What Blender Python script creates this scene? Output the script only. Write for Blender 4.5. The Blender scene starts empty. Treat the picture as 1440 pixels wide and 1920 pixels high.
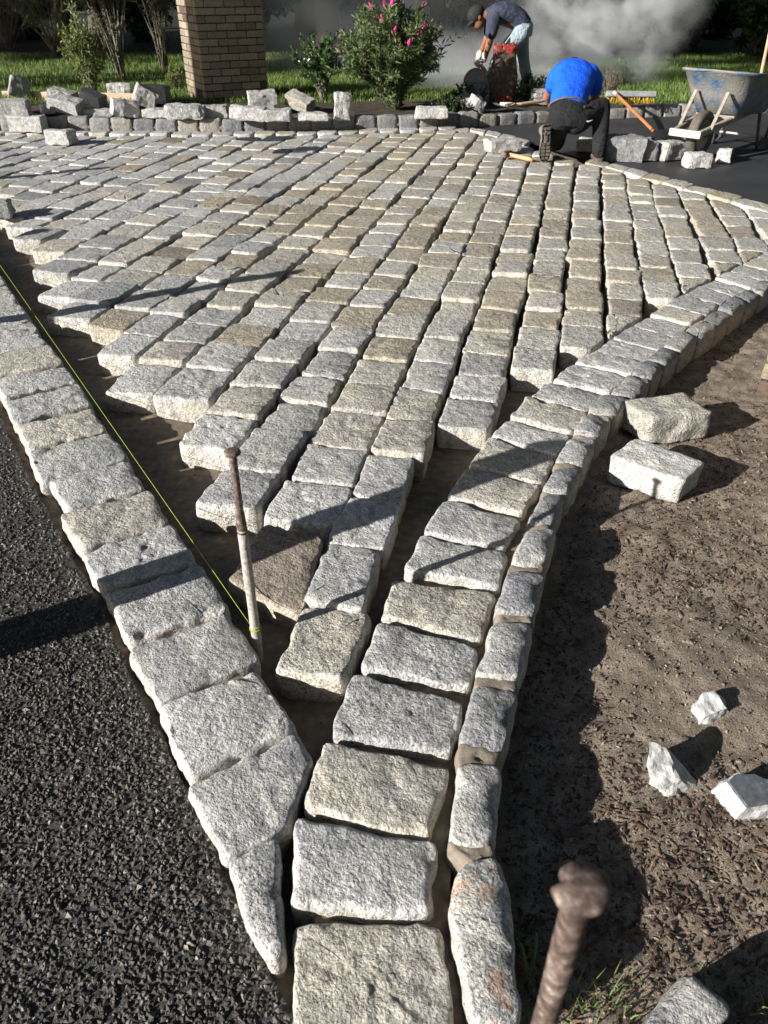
import bpy, bmesh, math, random
import numpy as np
from mathutils import Vector, Matrix
from mathutils.geometry import delaunay_2d_cdt
R = math.radians
scene = bpy.context.scene
C = scene.collection

# ------------------------------------------------------------------ camera, sky, sun, exposure
CAM_H, PITCH, FPX = 1.38, R(35.1), 1442.0
cam_data = bpy.data.cameras.new('camera')
cam = bpy.data.objects.new('camera', cam_data); C.objects.link(cam)
cam.location = (0, 0, CAM_H); cam.rotation_euler = (R(90) - PITCH, 0, 0)
cam_data.sensor_fit = 'VERTICAL'; cam_data.sensor_height = 24.0; cam_data.lens = 24.0 * FPX / 1920.0
cam_data.clip_start = 0.02; cam_data.clip_end = 500
cam_data.dof.use_dof = True; cam_data.dof.focus_distance = 2.6; cam_data.dof.aperture_fstop = 6.5
scene.camera = cam

SUN_AZ, SUN_EL = R(30.0), R(20.5)          # shadows run along (cos az, sin az) on the ground
sdir = Vector((math.cos(SUN_AZ) * math.cos(SUN_EL), math.sin(SUN_AZ) * math.cos(SUN_EL), -math.sin(SUN_EL)))
world = bpy.data.worlds.new('World'); scene.world = world; world.use_nodes = True
wn = world.node_tree
sky = wn.nodes.new('ShaderNodeTexSky'); sky.sky_type = 'NISHITA'; sky.sun_disc = False
sky.sun_elevation = SUN_EL; sky.sun_rotation = math.atan2(-sdir.x, -sdir.y)
bgn = wn.nodes['Background']; bgn.inputs['Strength'].default_value = 0.05
wn.links.new(sky.outputs[0], bgn.inputs['Color'])
sun_data = bpy.data.lights.new('sun', 'SUN'); sun_data.energy = 5.0; sun_data.angle = R(0.5); sun_data.color = (1, 0.97, 0.925)
sun = bpy.data.objects.new('sun', sun_data); C.objects.link(sun)
sun.rotation_euler = sdir.to_track_quat('-Z', 'Y').to_euler(); sun.location = (-20, -12, 12)
scene.view_settings.view_transform = 'Standard'; scene.view_settings.look = 'None'
scene.view_settings.gamma = 1; scene.view_settings.use_curve_mapping = False
scene.view_settings.exposure = 1.05
scene.render.engine = 'CYCLES'
scene.cycles.volume_step_rate = 3.0; scene.cycles.volume_max_steps = 96
scene.cycles.max_bounces = 4; scene.cycles.diffuse_bounces = 2; scene.cycles.glossy_bounces = 1; scene.cycles.transmission_bounces = 2; scene.cycles.volume_bounces = 1; scene.cycles.transparent_max_bounces = 4

# ------------------------------------------------------------------ helpers
rng = np.random.default_rng(7)
random.seed(7)

def G(px, py, z=0.0):
    """photo pixel (1440 x 1920) -> ground position at height z"""
    u, v = px - 720.0, py - 960.0
    fwd = FPX * math.cos(PITCH) - v * math.sin(PITCH)
    down = FPX * math.sin(PITCH) + v * math.cos(PITCH)
    t = (CAM_H - z) / down
    return np.array((u * t, fwd * t))

def _h(ix, iy, iz, seed):
    h = (ix.astype(np.int64) * 374761393 + iy.astype(np.int64) * 668265263 + iz.astype(np.int64) * 2147483647 + seed * 974634211) & 0xffffffff
    h = ((h ^ (h >> 13)) * 1274126177) & 0xffffffff
    h = (h ^ (h >> 16)) & 0xffff
    return h / 32767.5 - 1.0

def noise(P, scale, seed=0):
    p = np.asarray(P, float) * scale
    i = np.floor(p).astype(np.int64); f = p - i; f = f * f * (3 - 2 * f)
    r = 0
    for dx in (0, 1):
        wx = f[:, 0] if dx else 1 - f[:, 0]
        for dy in (0, 1):
            wy = f[:, 1] if dy else 1 - f[:, 1]
            for dz in (0, 1):
                wz = f[:, 2] if dz else 1 - f[:, 2]
                r = r + wx * wy * wz * _h(i[:, 0] + dx, i[:, 1] + dy, i[:, 2] + dz, seed)
    return r

_RN = np.array([[0.36, 0.48, -0.80], [-0.80, 0.60, 0.0], [0.48, 0.64, 0.60]])
def fbm(P, scale, seed=0, octaves=3, gain=0.5):
    r, a = 0, 1.0
    P = np.asarray(P, float)
    for o in range(octaves):
        P = P @ _RN
        r = r + a * noise(P, scale * 2.03 ** o, seed + 17 * o); a *= gain
    return r

def unit(v):
    v = np.asarray(v, float)
    return v / (np.linalg.norm(v, axis=-1, keepdims=True) + 1e-9)

def mesh_from(name, V, F, mat=None, smooth=True, cols=None):
    """V (n,3); F list of index arrays (each (m,3) or (m,4)), cols (n,3)"""
    me = bpy.data.meshes.new(name)
    V = np.asarray(V, np.float32)
    if not isinstance(F, (list, tuple)) or (len(F) and np.ndim(F[0]) == 1):
        F = [np.asarray(F)]
    F = [np.asarray(f, np.int32) for f in F if len(f)]
    me.vertices.add(len(V)); me.vertices.foreach_set('co', V.ravel())
    nl = sum(f.size for f in F); npoly = sum(len(f) for f in F)
    me.loops.add(nl); me.loops.foreach_set('vertex_index', np.concatenate([f.ravel() for f in F]))
    me.polygons.add(npoly)
    tot = np.concatenate([np.full(len(f), f.shape[1], np.int32) for f in F])
    st = np.concatenate([[0], np.cumsum(tot)[:-1]]).astype(np.int32)
    me.polygons.foreach_set('loop_start', st); me.polygons.foreach_set('loop_total', tot)
    me.polygons.foreach_set('use_smooth', np.full(npoly, smooth, bool))
    if cols is not None:
        a = me.color_attributes.new('tint', 'FLOAT_COLOR', 'POINT')
        a.data.foreach_set('color', np.concatenate([np.asarray(cols, np.float32), np.ones((len(V), 1), np.float32)], 1).ravel())
    me.update(calc_edges=True); me.validate()
    if mat: me.materials.append(mat)
    return me

def link(name, me, parent=None, loc=None, rot=None):
    o = bpy.data.objects.new(name, me); C.objects.link(o)
    if parent: o.parent = parent
    if loc is not None: o.location = loc
    if rot is not None: o.rotation_euler = rot
    return o

def tag(o, label=None, cat=None, group=None, kind=None):
    if label: o['label'] = label
    if cat: o['category'] = cat
    if group: o['group'] = group
    if kind: o['kind'] = kind
    return o

def empty(name, loc=(0, 0, 0), rot=(0, 0, 0)):
    o = bpy.data.objects.new(name, None); C.objects.link(o)
    o.location = loc; o.rotation_euler = rot; o.empty_display_size = 0.1
    return o

class MB:
    """collects vertices / faces of one mesh"""
    def __init__(s): s.V = []; s.Q = []; s.T = []; s.n = 0; s.C = []
    def add(s, V, Q=(), T=(), col=None):
        V = np.asarray(V, float).reshape(-1, 3)
        if len(Q): s.Q.append(np.asarray(Q, int) + s.n)
        if len(T): s.T.append(np.asarray(T, int) + s.n)
        s.V.append(V); s.n += len(V)
        s.C.append(np.tile(np.asarray(col if col is not None else (1, 1, 1), float), (len(V), 1)) if np.ndim(col) < 2 else np.asarray(col))
        return s
    def box(s, c, d, rot=None, bev=0.0):
        hx, hy, hz = [x / 2 for x in d]
        if bev <= 0:
            V = np.array([(x, y, z) for x in (-hx, hx) for y in (-hy, hy) for z in (-hz, hz)])
            Q = [(0, 1, 3, 2), (4, 6, 7, 5), (0, 4, 5, 1), (2, 3, 7, 6), (0, 2, 6, 4), (1, 5, 7, 3)]
            T = []
        else:
            b = bev; pts = []
            idx = {}
            V = []
            for sx in (-1, 1):
                for sy in (-1, 1):
                    for sz in (-1, 1):
                        for a in range(3):
                            p = [sx * (hx - b), sy * (hy - b), sz * (hz - b)]
                            p[a] = (sx * hx, sy * hy, sz * hz)[a]
                            idx[(sx, sy, sz, a)] = len(V); V.append(p)
            Q, T = [], []
            for a in range(3):
                o = [i for i in range(3) if i != a]
                for sa in (-1, 1):
                    q = []
                    for (s1, s2) in ((-1, -1), (1, -1), (1, 1), (-1, 1)):
                        k = [0, 0, 0]; k[a] = sa; k[o[0]] = s1; k[o[1]] = s2
                        q.append(idx[(*k, a)])
                    Q.append(q)
            for a in range(3):
                o = [i for i in range(3) if i != a]
                for s1 in (-1, 1):
                    for s2 in (-1, 1):
                        k0 = [0, 0, 0]; k0[a] = -1; k0[o[0]] = s1; k0[o[1]] = s2
                        k1 = list(k0); k1[a] = 1
                        Q.append((idx[(*k0, o[0])], idx[(*k1, o[0])], idx[(*k1, o[1])], idx[(*k0, o[1])]))
            for sx in (-1, 1):
                for sy in (-1, 1):
                    for sz in (-1, 1):
                        T.append(tuple(idx[(sx, sy, sz, a)] for a in range(3)))
            V = np.array(V)
        if rot is not None:
            V = V @ np.array(rot).T
        return s.add(V + np.array(c), Q, T)
    def tube(s, pts, rad, n=10, side=None, cap=True, col=None):
        """tapered tube; rad: list of r or (a,b) ellipse; side: direction of the a axis"""
        P = np.asarray(pts, float); m = len(P)
        rr = [(r, r) if np.ndim(r) == 0 else r for r in rad]
        tan = np.gradient(P, axis=0); tan /= np.linalg.norm(tan, axis=1)[:, None] + 1e-12
        U = np.array(side, float) if side is not None else (np.array((1., 0, 0)) if abs(tan[0][0]) < 0.9 else np.array((0, 1., 0)))
        V = []
        th = np.linspace(0, 2 * math.pi, n, endpoint=False)
        for i in range(m):
            t = tan[i]; U2 = U - t * (U @ t)
            U2 = U2 / (np.linalg.norm(U2) + 1e-12); W = np.cross(t, U2)
            if side is None: U = U2
            V.append(P[i] + np.outer(np.cos(th) * rr[i][0], U2) + np.outer(np.sin(th) * rr[i][1], W))
        V = np.concatenate(V)
        k = np.arange(n); Q = []
        for i in range(m - 1):
            a = i * n; Q.append(np.stack([a + k, a + (k + 1) % n, a + n + (k + 1) % n, a + n + k], 1))
        T = []
        if cap:
            V = np.concatenate([V, P[:1], P[-1:]])
            T = np.concatenate([np.stack([np.full(n, m * n), (k + 1) % n, k], 1), np.stack([np.full(n, m * n + 1), (m - 1) * n + k, (m - 1) * n + (k + 1) % n], 1)])
        return s.add(V, np.concatenate(Q), T, col)
    def ball(s, c, r, n=12, m=8, rot=None):
        r = (r, r, r) if np.ndim(r) == 0 else r
        th = np.linspace(0, 2 * math.pi, n, endpoint=False); ph = np.linspace(0, math.pi, m + 1)
        V = np.array([(math.sin(p) * math.cos(t), math.sin(p) * math.sin(t), math.cos(p)) for p in ph[1:-1] for t in th] + [(0, 0, 1), (0, 0, -1)]) * np.array(r)
        if rot is not None: V = V @ np.array(rot).T
        k = np.arange(n); Q = []
        for i in range(m - 2):
            Q.append(np.stack([i * n + k, (i + 1) * n + k, (i + 1) * n + (k + 1) % n, i * n + (k + 1) % n], 1))
        top = (m - 1) * n
        T = np.concatenate([np.stack([np.full(n, top), k, (k + 1) % n], 1), np.stack([np.full(n, top + 1), (m - 2) * n + (k + 1) % n, (m - 2) * n + k], 1)])
        return s.add(V + np.array(c), np.concatenate(Q), T)
    def mesh(s, name, mat, smooth=True, origin=(0, 0, 0), cols=False):
        V = np.concatenate(s.V) - np.array(origin)
        F = ([np.concatenate(s.Q)] if s.Q else []) + ([np.concatenate(s.T)] if s.T else [])
        return mesh_from(name, V, F, mat, smooth, np.concatenate(s.C) if cols else None)
    def build(s, name, mat, parent=None, smooth=True, loc=(0, 0, 0), cols=False):
        """vertices are given relative to loc"""
        return link(name, s.mesh(name, mat, smooth, (0, 0, 0), cols), parent, loc)

def rotm(x=0, y=0, z=0):
    from mathutils import Euler
    return np.array(Euler((x, y, z)).to_matrix())

def resample(pl, n):
    pl = np.asarray(pl, float); d = np.concatenate([[0], np.cumsum(np.linalg.norm(np.diff(pl, axis=0), axis=1))])
    t = np.linspace(0, d[-1], n)
    return np.stack([np.interp(t, d, pl[:, i]) for i in range(pl.shape[1])], 1)

def polylen(pl):
    return np.linalg.norm(np.diff(np.asarray(pl), axis=0), axis=1).sum()

def smooth_line(pl, n=120, it=20):
    p = resample(pl, n)
    for _ in range(it):
        p[1:-1] = 0.25 * p[:-2] + 0.5 * p[1:-1] + 0.25 * p[2:]
    return p

# ------------------------------------------------------------------ materials
def new_mat(name):
    m = bpy.data.materials.new(name); m.use_nodes = True
    nt = m.node_tree; b = nt.nodes['Principled BSDF']
    return m, nt, b

def N(nt, t, **kw):
    n = nt.nodes.new(t)
    for k, v in kw.items():
        if k in n.inputs: n.inputs[k].default_value = v
        else: setattr(n, k, v)
    return n

def ramp(nt, stops):
    r = nt.nodes.new('ShaderNodeValToRGB'); e = r.color_ramp.elements
    while len(e) < len(stops): e.new(0.5)
    for i, (p, c) in enumerate(stops):
        e[i].position = p; e[i].color = (*c, 1) if np.ndim(c) else (c, c, c, 1)
    return r

def mixc(nt, a, b, fac=None, mode='MIX', f=1.0):
    m = nt.nodes.new('ShaderNodeMix'); m.data_type = 'RGBA'; m.blend_type = mode
    m.inputs['Factor'].default_value = f
    if fac is not None: nt.links.new(fac, m.inputs['Factor'])
    for s, k in ((a, 'A'), (b, 'B')):
        i = [x for x in m.inputs if x.name == k and x.type == 'RGBA'][0]
        if isinstance(s, (tuple, list)): i.default_value = (*s, 1)
        else: nt.links.new(s, i)
    return [x for x in m.outputs if x.type == 'RGBA'][0]

def mat_noise(name, stops, scale=20, detail=6, rough=0.85, bump=None, bscale=None, bdist=0.004, coords='pos', spec=0.3, metal=0.0, rgh=0.6, second=None):
    m, nt, b = new_mat(name)
    if coords == 'pos':
        vec = N(nt, 'ShaderNodeNewGeometry').outputs['Position']
    else:
        vec = N(nt, 'ShaderNodeTexCoord').outputs['Object']
    n = N(nt, 'ShaderNodeTexNoise', Scale=scale, Detail=detail, Roughness=rgh); nt.links.new(vec, n.inputs['Vector'])
    r = ramp(nt, stops); nt.links.new(n.outputs[0], r.inputs[0])
    col = r.outputs[0]
    if second:
        n2 = N(nt, 'ShaderNodeTexNoise', Scale=second[0], Detail=4); nt.links.new(vec, n2.inputs['Vector'])
        r2 = ramp(nt, second[1]); nt.links.new(n2.outputs[0], r2.inputs[0])
        col = mixc(nt, col, r2.outputs[0], mode='MULTIPLY')
    nt.links.new(col, b.inputs['Base Color'])
    b.inputs['Roughness'].default_value = rough; b.inputs['Specular IOR Level'].default_value = spec; b.inputs['Metallic'].default_value = metal
    if bump:
        bn = N(nt, 'ShaderNodeTexNoise', Scale=bscale or scale, Detail=6, Roughness=0.65); nt.links.new(vec, bn.inputs['Vector'])
        bp = N(nt, 'ShaderNodeBump', Strength=bump, Distance=bdist); nt.links.new(bn.outputs[0], bp.inputs['Height'])
        nt.links.new(bp.outputs[0], b.inputs['Normal'])
    return m

def mat_granite(name, rust=False):
    m, nt, b = new_mat(name)
    pm = N(nt, 'ShaderNodeMapping'); pm.inputs['Rotation'].default_value = (0.61, 0.43, 0.83)
    nt.links.new(N(nt, 'ShaderNodeNewGeometry').outputs['Position'], pm.inputs['Vector']); pos = pm.outputs[0]
    at = N(nt, 'ShaderNodeAttribute', attribute_name='tint')
    def nz(sc, det, stops, rg=0.6):
        n = N(nt, 'ShaderNodeTexNoise', Scale=sc, Detail=det, Roughness=rg); nt.links.new(pos, n.inputs['Vector'])
        r = ramp(nt, stops); nt.links.new(n.outputs[0], r.inputs[0]); return n, r.outputs[0]
    n1, c1 = nz(165, 3, [(0.34, 0.26), (0.43, 0.78), (0.56, 1.06), (0.70, 1.36)])
    oi = N(nt, 'ShaderNodeObjectInfo'); mr = N(nt, 'ShaderNodeMapRange'); mr.inputs[3].default_value = 0.55; mr.inputs[4].default_value = 1.0; nt.links.new(oi.outputs['Random'], mr.inputs[0])
    c1 = mixc(nt, (1, 1, 1), c1, fac=mr.outputs[0])
    n2, c2 = nz(38, 4, [(0.30, 0.70), (0.5, 1.0), (0.72, 1.22)])
    n3, c3 = nz(6, 2, [(0.3, (0.90, 0.90, 0.93)), (0.7, (1.08, 1.05, 0.98))])
    c = mixc(nt, at.outputs['Color'], c1, mode='MULTIPLY'); c = mixc(nt, c, c2, mode='MULTIPLY'); c = mixc(nt, c, c3, mode='MULTIPLY')
    if rust:
        nr = N(nt, 'ShaderNodeTexNoise', Scale=16, Detail=5, Roughness=0.7); nt.links.new(pos, nr.inputs['Vector'])
        rr = ramp(nt, [(0.55, 0.0), (0.68, 0.7)]); nt.links.new(nr.outputs[0], rr.inputs[0])
        c = mixc(nt, c, (0.36, 0.17, 0.06), fac=rr.outputs[0])
    nt.links.new(c, b.inputs['Base Color'])
    b.inputs['Roughness'].default_value = 0.82; b.inputs['Specular IOR Level'].default_value = 0.35
    bn = N(nt, 'ShaderNodeTexNoise', Scale=95, Detail=4, Roughness=0.7); nt.links.new(pos, bn.inputs['Vector'])
    bn2 = N(nt, 'ShaderNodeTexNoise', Scale=31, Detail=3, Roughness=0.6); nt.links.new(pos, bn2.inputs['Vector'])
    ma = N(nt, 'ShaderNodeMath', operation='MULTIPLY_ADD'); ma.inputs[1].default_value = 1.5
    nt.links.new(bn2.outputs[0], ma.inputs[0]); nt.links.new(bn.outputs[0], ma.inputs[2])
    bp = N(nt, 'ShaderNodeBump', Strength=1.0, Distance=0.0088); nt.links.new(ma.outputs[0], bp.inputs['Height'])
    nt.links.new(bp.outputs[0], b.inputs['Normal'])
    return m

def mat_attr(name, rough=0.8, var=0.25, scale=40, spec=0.3, trans=0.0, bump=0.0, bscale=60):
    """base colour from the mesh's own tint attribute, with grain"""
    m, nt, b = new_mat(name)
    at = N(nt, 'ShaderNodeAttribute', attribute_name='tint')
    pos = N(nt, 'ShaderNodeNewGeometry').outputs['Position']
    n = N(nt, 'ShaderNodeTexNoise', Scale=scale, Detail=4); nt.links.new(pos, n.inputs['Vector'])
    r = ramp(nt, [(0.3, 1 - var), (0.7, 1 + var)]); nt.links.new(n.outputs[0], r.inputs[0])
    c = mixc(nt, at.outputs['Color'], r.outputs[0], mode='MULTIPLY')
    nt.links.new(c, b.inputs['Base Color'])
    b.inputs['Roughness'].default_value = rough; b.inputs['Specular IOR Level'].default_value = spec
    if bump:
        bn = N(nt, 'ShaderNodeTexNoise', Scale=bscale, Detail=5); nt.links.new(pos, bn.inputs['Vector'])
        bp = N(nt, 'ShaderNodeBump', Strength=bump, Distance=0.005); nt.links.new(bn.outputs[0], bp.inputs['Height'])
        nt.links.new(bp.outputs[0], b.inputs['Normal'])
    if trans:
        tr = N(nt, 'ShaderNodeBsdfTranslucent'); nt.links.new(c, tr.inputs['Color'])
        mx = N(nt, 'ShaderNodeMixShader'); mx.inputs[0].default_value = trans
        nt.links.new(b.outputs[0], mx.inputs[1]); nt.links.new(tr.outputs[0], mx.inputs[2])
        nt.links.new(mx.outputs[0], nt.nodes['Material Output'].inputs['Surface'])
    return m

M = {}
M['granite'] = mat_granite('granite')
M['granite_rust'] = mat_granite('granite_rusty', rust=True)
M['sand'] = mat_noise('bedding_sand', [(0.3, (0.10, 0.078, 0.055)), (0.55, (0.17, 0.135, 0.098)), (0.75, (0.26, 0.21, 0.15))], scale=30, bump=0.7, bscale=220, bdist=0.004)
M['soil'] = mat_noise('garden_soil', [(0.32, (0.105, 0.083, 0.062)), (0.5, (0.185, 0.150, 0.115)), (0.72, (0.28, 0.236, 0.185))], scale=14, bump=0.9, bscale=170, bdist=0.005, second=(320, [(0.33, 0.5), (0.5, 1.0), (0.68, 1.45)]))
M['asphalt'] = mat_noise('coarse_asphalt', [(0.35, (0.018, 0.017, 0.016)), (0.6, (0.048, 0.044, 0.040)), (0.8, (0.10, 0.090, 0.076))], scale=130, bump=1.0, bscale=140, bdist=0.006, rough=0.6, spec=0.5)
M['asphalt_fine'] = mat_noise('smooth_asphalt', [(0.3, (0.020, 0.021, 0.024)), (0.7, (0.042, 0.042, 0.044))], scale=3, bump=0.5, bscale=260, bdist=0.003, rough=0.62, spec=0.45, second=(170, [(0.3, 0.6), (0.6, 1.0), (0.75, 2.0)]))
M['chip'] = mat_attr('asphalt_chip', rough=0.68, var=0.35, scale=260, spec=0.3)
M['mulch'] = mat_attr('bark_mulch', rough=0.9, var=0.35, scale=150, bump=0.6, bscale=200)
M['mortar'] = mat_noise('sandy_mortar', [(0.3, (0.14, 0.115, 0.088)), (0.7, (0.25, 0.21, 0.165))], scale=60, bump=0.6, bscale=200, bdist=0.003)
M['steel'] = mat_noise('rusty_steel', [(0.3, (0.045, 0.030, 0.024)), (0.47, (0.10, 0.068, 0.054)), (0.58, (0.19, 0.14, 0.115)), (0.68, (0.36, 0.31, 0.265))], scale=85, bump=0.5, bscale=140, bdist=0.003, rough=0.65, spec=0.5, metal=0.25)
M['steel_coated'] = mat_noise('cement_coated_steel', [(0.3, (0.20, 0.16, 0.13)), (0.5, (0.36, 0.33, 0.30)), (0.75, (0.48, 0.45, 0.41))], scale=90, bump=0.6, bscale=160, bdist=0.003, rough=0.85)
M['string'] = mat_noise('mason_line', [(0.4, (0.20, 0.27, 0.03)), (0.6, (0.36, 0.44, 0.06))], scale=300)
M['grass_soil'] = mat_noise('lawn', [(0.3, (0.030, 0.050, 0.012)), (0.55, (0.060, 0.095, 0.022)), (0.8, (0.11, 0.14, 0.04))], scale=9, bump=0.9, bscale=60, bdist=0.03)
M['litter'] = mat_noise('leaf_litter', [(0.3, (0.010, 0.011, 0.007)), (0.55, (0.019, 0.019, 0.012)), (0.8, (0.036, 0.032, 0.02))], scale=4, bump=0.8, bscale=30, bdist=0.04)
M['bed_soil'] = mat_noise('planting_bed_soil', [(0.3, (0.035, 0.026, 0.019)), (0.6, (0.075, 0.056, 0.041)), (0.8, (0.14, 0.105, 0.078))], scale=18, bump=1.0, bscale=60, bdist=0.02)
M['leaf'] = mat_attr('leaf', rough=0.5, var=0.3, scale=30, trans=0.25)
M['leaf_gloss'] = mat_attr('glossy_leaf', rough=0.28, var=0.25, scale=30, spec=0.5, trans=0.1)
M['bark'] = mat_noise('bark', [(0.3, (0.045, 0.036, 0.028)), (0.6, (0.10, 0.085, 0.066)), (0.8, (0.17, 0.15, 0.12))], scale=25, bump=0.9, bscale=40, bdist=0.015)
M['twig'] = mat_noise('twig_bark', [(0.3, (0.12, 0.10, 0.075)), (0.7, (0.26, 0.225, 0.17))], scale=25)
M['flower'] = mat_noise('pink_flower', [(0.3, (0.40, 0.015, 0.15)), (0.7, (0.66, 0.05, 0.28))], scale=90, rough=0.7)
M['brick'] = mat_attr('split_face_brick', rough=0.9, var=0.22, scale=50, bump=0.9, bscale=90)
M['brick_mortar'] = mat_noise('dark_mortar', [(0.3, (0.030, 0.024, 0.02)), (0.7, (0.062, 0.05, 0.041))], scale=60, bump=0.4)
M['wood'] = mat_noise('weathered_wood', [(0.3, (0.30, 0.20, 0.12)), (0.7, (0.52, 0.38, 0.25))], scale=30, coords='obj', bump=0.3)
M['wood_pale'] = mat_noise('pale_timber', [(0.3, (0.42, 0.36, 0.28)), (0.7, (0.60, 0.54, 0.44))], scale=30, coords='obj', bump=0.3)
M['wood_red'] = mat_noise('varnished_handle', [(0.3, (0.30, 0.10, 0.035)), (0.7, (0.46, 0.19, 0.08))], scale=20, coords='obj', rough=0.5)
M['wood_orange'] = mat_noise('ash_handle', [(0.3, (0.46, 0.23, 0.09)), (0.7, (0.62, 0.36, 0.17))], scale=20, coords='obj', rough=0.5)
M['board'] = mat_noise('fresh_board', [(0.3, (0.50, 0.33, 0.22)), (0.7, (0.66, 0.47, 0.34))], scale=12, coords='obj', bump=0.2)
M['old_post'] = mat_noise('grey_post', [(0.3, (0.14, 0.12, 0.10)), (0.7, (0.25, 0.22, 0.18))], scale=25, coords='obj', bump=0.4)
M['tub'] = mat_noise('splattered_tub', [(0.36, (0.05, 0.12, 0.24)), (0.46, (0.15, 0.18, 0.205)), (0.56, (0.225, 0.21, 0.188)), (0.8, (0.30, 0.27, 0.235))], scale=7, detail=8, coords='obj', bump=0.9, bscale=45, bdist=0.008, rgh=0.7)
M['frame_dirty'] = mat_noise('cement_splashed_frame', [(0.3, (0.19, 0.165, 0.13)), (0.7, (0.34, 0.30, 0.245))], scale=25, coords='obj', bump=0.5)
M['frame_dark'] = mat_noise('dark_steel_frame', [(0.3, (0.03, 0.03, 0.035)), (0.7, (0.09, 0.085, 0.08))], scale=30, coords='obj', rough=0.5)
M['rubber'] = mat_noise('dusty_rubber', [(0.3, (0.05, 0.045, 0.038)), (0.7, (0.13, 0.115, 0.095))], scale=25, coords='obj', bump=0.3, rough=0.8)
M['shirt_blue'] = mat_noise('blue_shirt', [(0.3, (0.003, 0.068, 0.60)), (0.7, (0.006, 0.115, 0.80))], scale=6, rough=0.8, bump=0.7, bscale=11, bdist=0.05)
M['shirt_navy'] = mat_noise('navy_shirt', [(0.3, (0.035, 0.042, 0.068)), (0.7, (0.062, 0.070, 0.105))], scale=8, rough=0.9, bump=1.0, bscale=16, bdist=0.05)
M['black_cloth'] = mat_noise('black_cloth', [(0.3, (0.010, 0.010, 0.011)), (0.7, (0.026, 0.026, 0.028))], scale=12, rough=0.85, bump=1.0, bscale=22, bdist=0.05)
M['jeans'] = mat_noise('faded_jeans', [(0.3, (0.24, 0.31, 0.36)), (0.7, (0.42, 0.49, 0.52))], scale=14, rough=0.9, bump=1.0, bscale=22, bdist=0.05)
M['skin'] = mat_noise('skin', [(0.3, (0.20, 0.085, 0.048)), (0.7, (0.30, 0.135, 0.078))], scale=20, rough=0.55)
M['cap'] = mat_noise('black_cap', [(0.3, (0.010, 0.010, 0.011)), (0.7, (0.03, 0.03, 0.032))], scale=40, rough=0.85)
M['boot'] = mat_noise('dusty_boot', [(0.3, (0.07, 0.06, 0.05)), (0.7, (0.22, 0.19, 0.155))], scale=30, rough=0.9, bump=0.4)
M['belt'] = mat_noise('leather_belt', [(0.3, (0.06, 0.05, 0.045)), (0.7, (0.16, 0.145, 0.13))], scale=50, rough=0.5)
M['glove'] = mat_noise('white_glove', [(0.3, (0.50, 0.46, 0.40)), (0.7, (0.72, 0.68, 0.62))], scale=40, rough=0.9)
M['white'] = mat_noise('white_print', [(0.3, (0.72, 0.72, 0.72)), (0.7, (0.82, 0.82, 0.82))], scale=40)
M['saw_orange'] = mat_noise('orange_plastic', [(0.3, (0.55, 0.19, 0.08)), (0.7, (0.70, 0.33, 0.20))], scale=30, rough=0.6)
M['saw_grey'] = mat_noise('dusty_metal', [(0.3, (0.26, 0.255, 0.25)), (0.7, (0.42, 0.41, 0.40))], scale=30, rough=0.7)
M['paper'] = mat_noise('dirty_paper_sack', [(0.3, (0.050, 0.034, 0.027)), (0.6, (0.095, 0.070, 0.055)), (0.78, (0.20, 0.17, 0.13))], scale=26, rough=0.9, bump=0.8, bscale=16, bdist=0.03)
M['paper_red'] = mat_noise('red_printed_paper', [(0.35, (0.17, 0.018, 0.015)), (0.58, (0.27, 0.035, 0.027)), (0.70, (0.46, 0.36, 0.31))], scale=24, rough=0.9, bump=0.6, bscale=30, bdist=0.02)
M['broom_grey'] = mat_noise('grey_plastic', [(0.3, (0.16, 0.17, 0.18)), (0.7, (0.27, 0.28, 0.29))], scale=20)
M['bristle'] = mat_noise('yellow_bristle', [(0.3, (0.28, 0.17, 0.015)), (0.7, (0.48, 0.32, 0.04))], scale=90)
M['cut_white'] = mat_noise('cut_limestone', [(0.3, (0.27, 0.268, 0.26)), (0.55, (0.42, 0.415, 0.40)), (0.7, (0.50, 0.49, 0.47))], scale=40, bump=0.7, bscale=60, bdist=0.006)
M['cut_grey'] = mat_noise('sawn_limestone', [(0.3, (0.055, 0.062, 0.07)), (0.55, (0.095, 0.104, 0.114)), (0.7, (0.15, 0.157, 0.165))], scale=60)
M['tree_leaf'] = mat_attr('tree_leaf', rough=0.7, var=0.25, scale=3)
M['grass_blade'] = mat_attr('grass_blade', rough=0.55, var=0.2, scale=12, trans=0.25)

# ------------------------------------------------------------------ stone generators
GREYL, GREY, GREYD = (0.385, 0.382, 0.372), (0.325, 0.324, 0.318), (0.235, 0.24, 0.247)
WARM, TAN, BROWN = (0.37, 0.35, 0.308), (0.295, 0.26, 0.20), (0.205, 0.172, 0.134)

def pick_tint(r, x, y):
    tanp = 0.48 * math.exp(-((x - 0.6) / 1.6) ** 2) * min(1, max(0, (y - 2.6) / 1.5)) + 0.07
    q = r.random()
    if q < tanp * 0.7: c = TAN
    elif q < tanp: c = BROWN if r.random() < 0.35 else TAN
    elif q < tanp + 0.25: c = WARM
    elif q < tanp + 0.60: c = GREYL
    elif q < 0.94: c = GREY
    else: c = GREYD
    g = 0.55 * math.exp(-((x - 1.2) / 1.9) ** 2) * min(1, max(0, (y - 2.4) / 1.2))
    return 1.08 * (np.array(c) * (1 - g) + np.array((0.355, 0.33, 0.278)) * g) * r.uniform(0.88, 1.1)

def clip_poly(P, p, n):
    """keep the side where (x-p).n >= 0"""
    out = []; m = len(P)
    for i in range(m):
        a, b = P[i], P[(i + 1) % m]
        da, db = (a - p) @ n, (b - p) @ n
        if da >= 0: out.append(a)
        if (da >= 0) != (db >= 0): out.append(a + (b - a) * da / (da - db))
    return out

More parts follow.
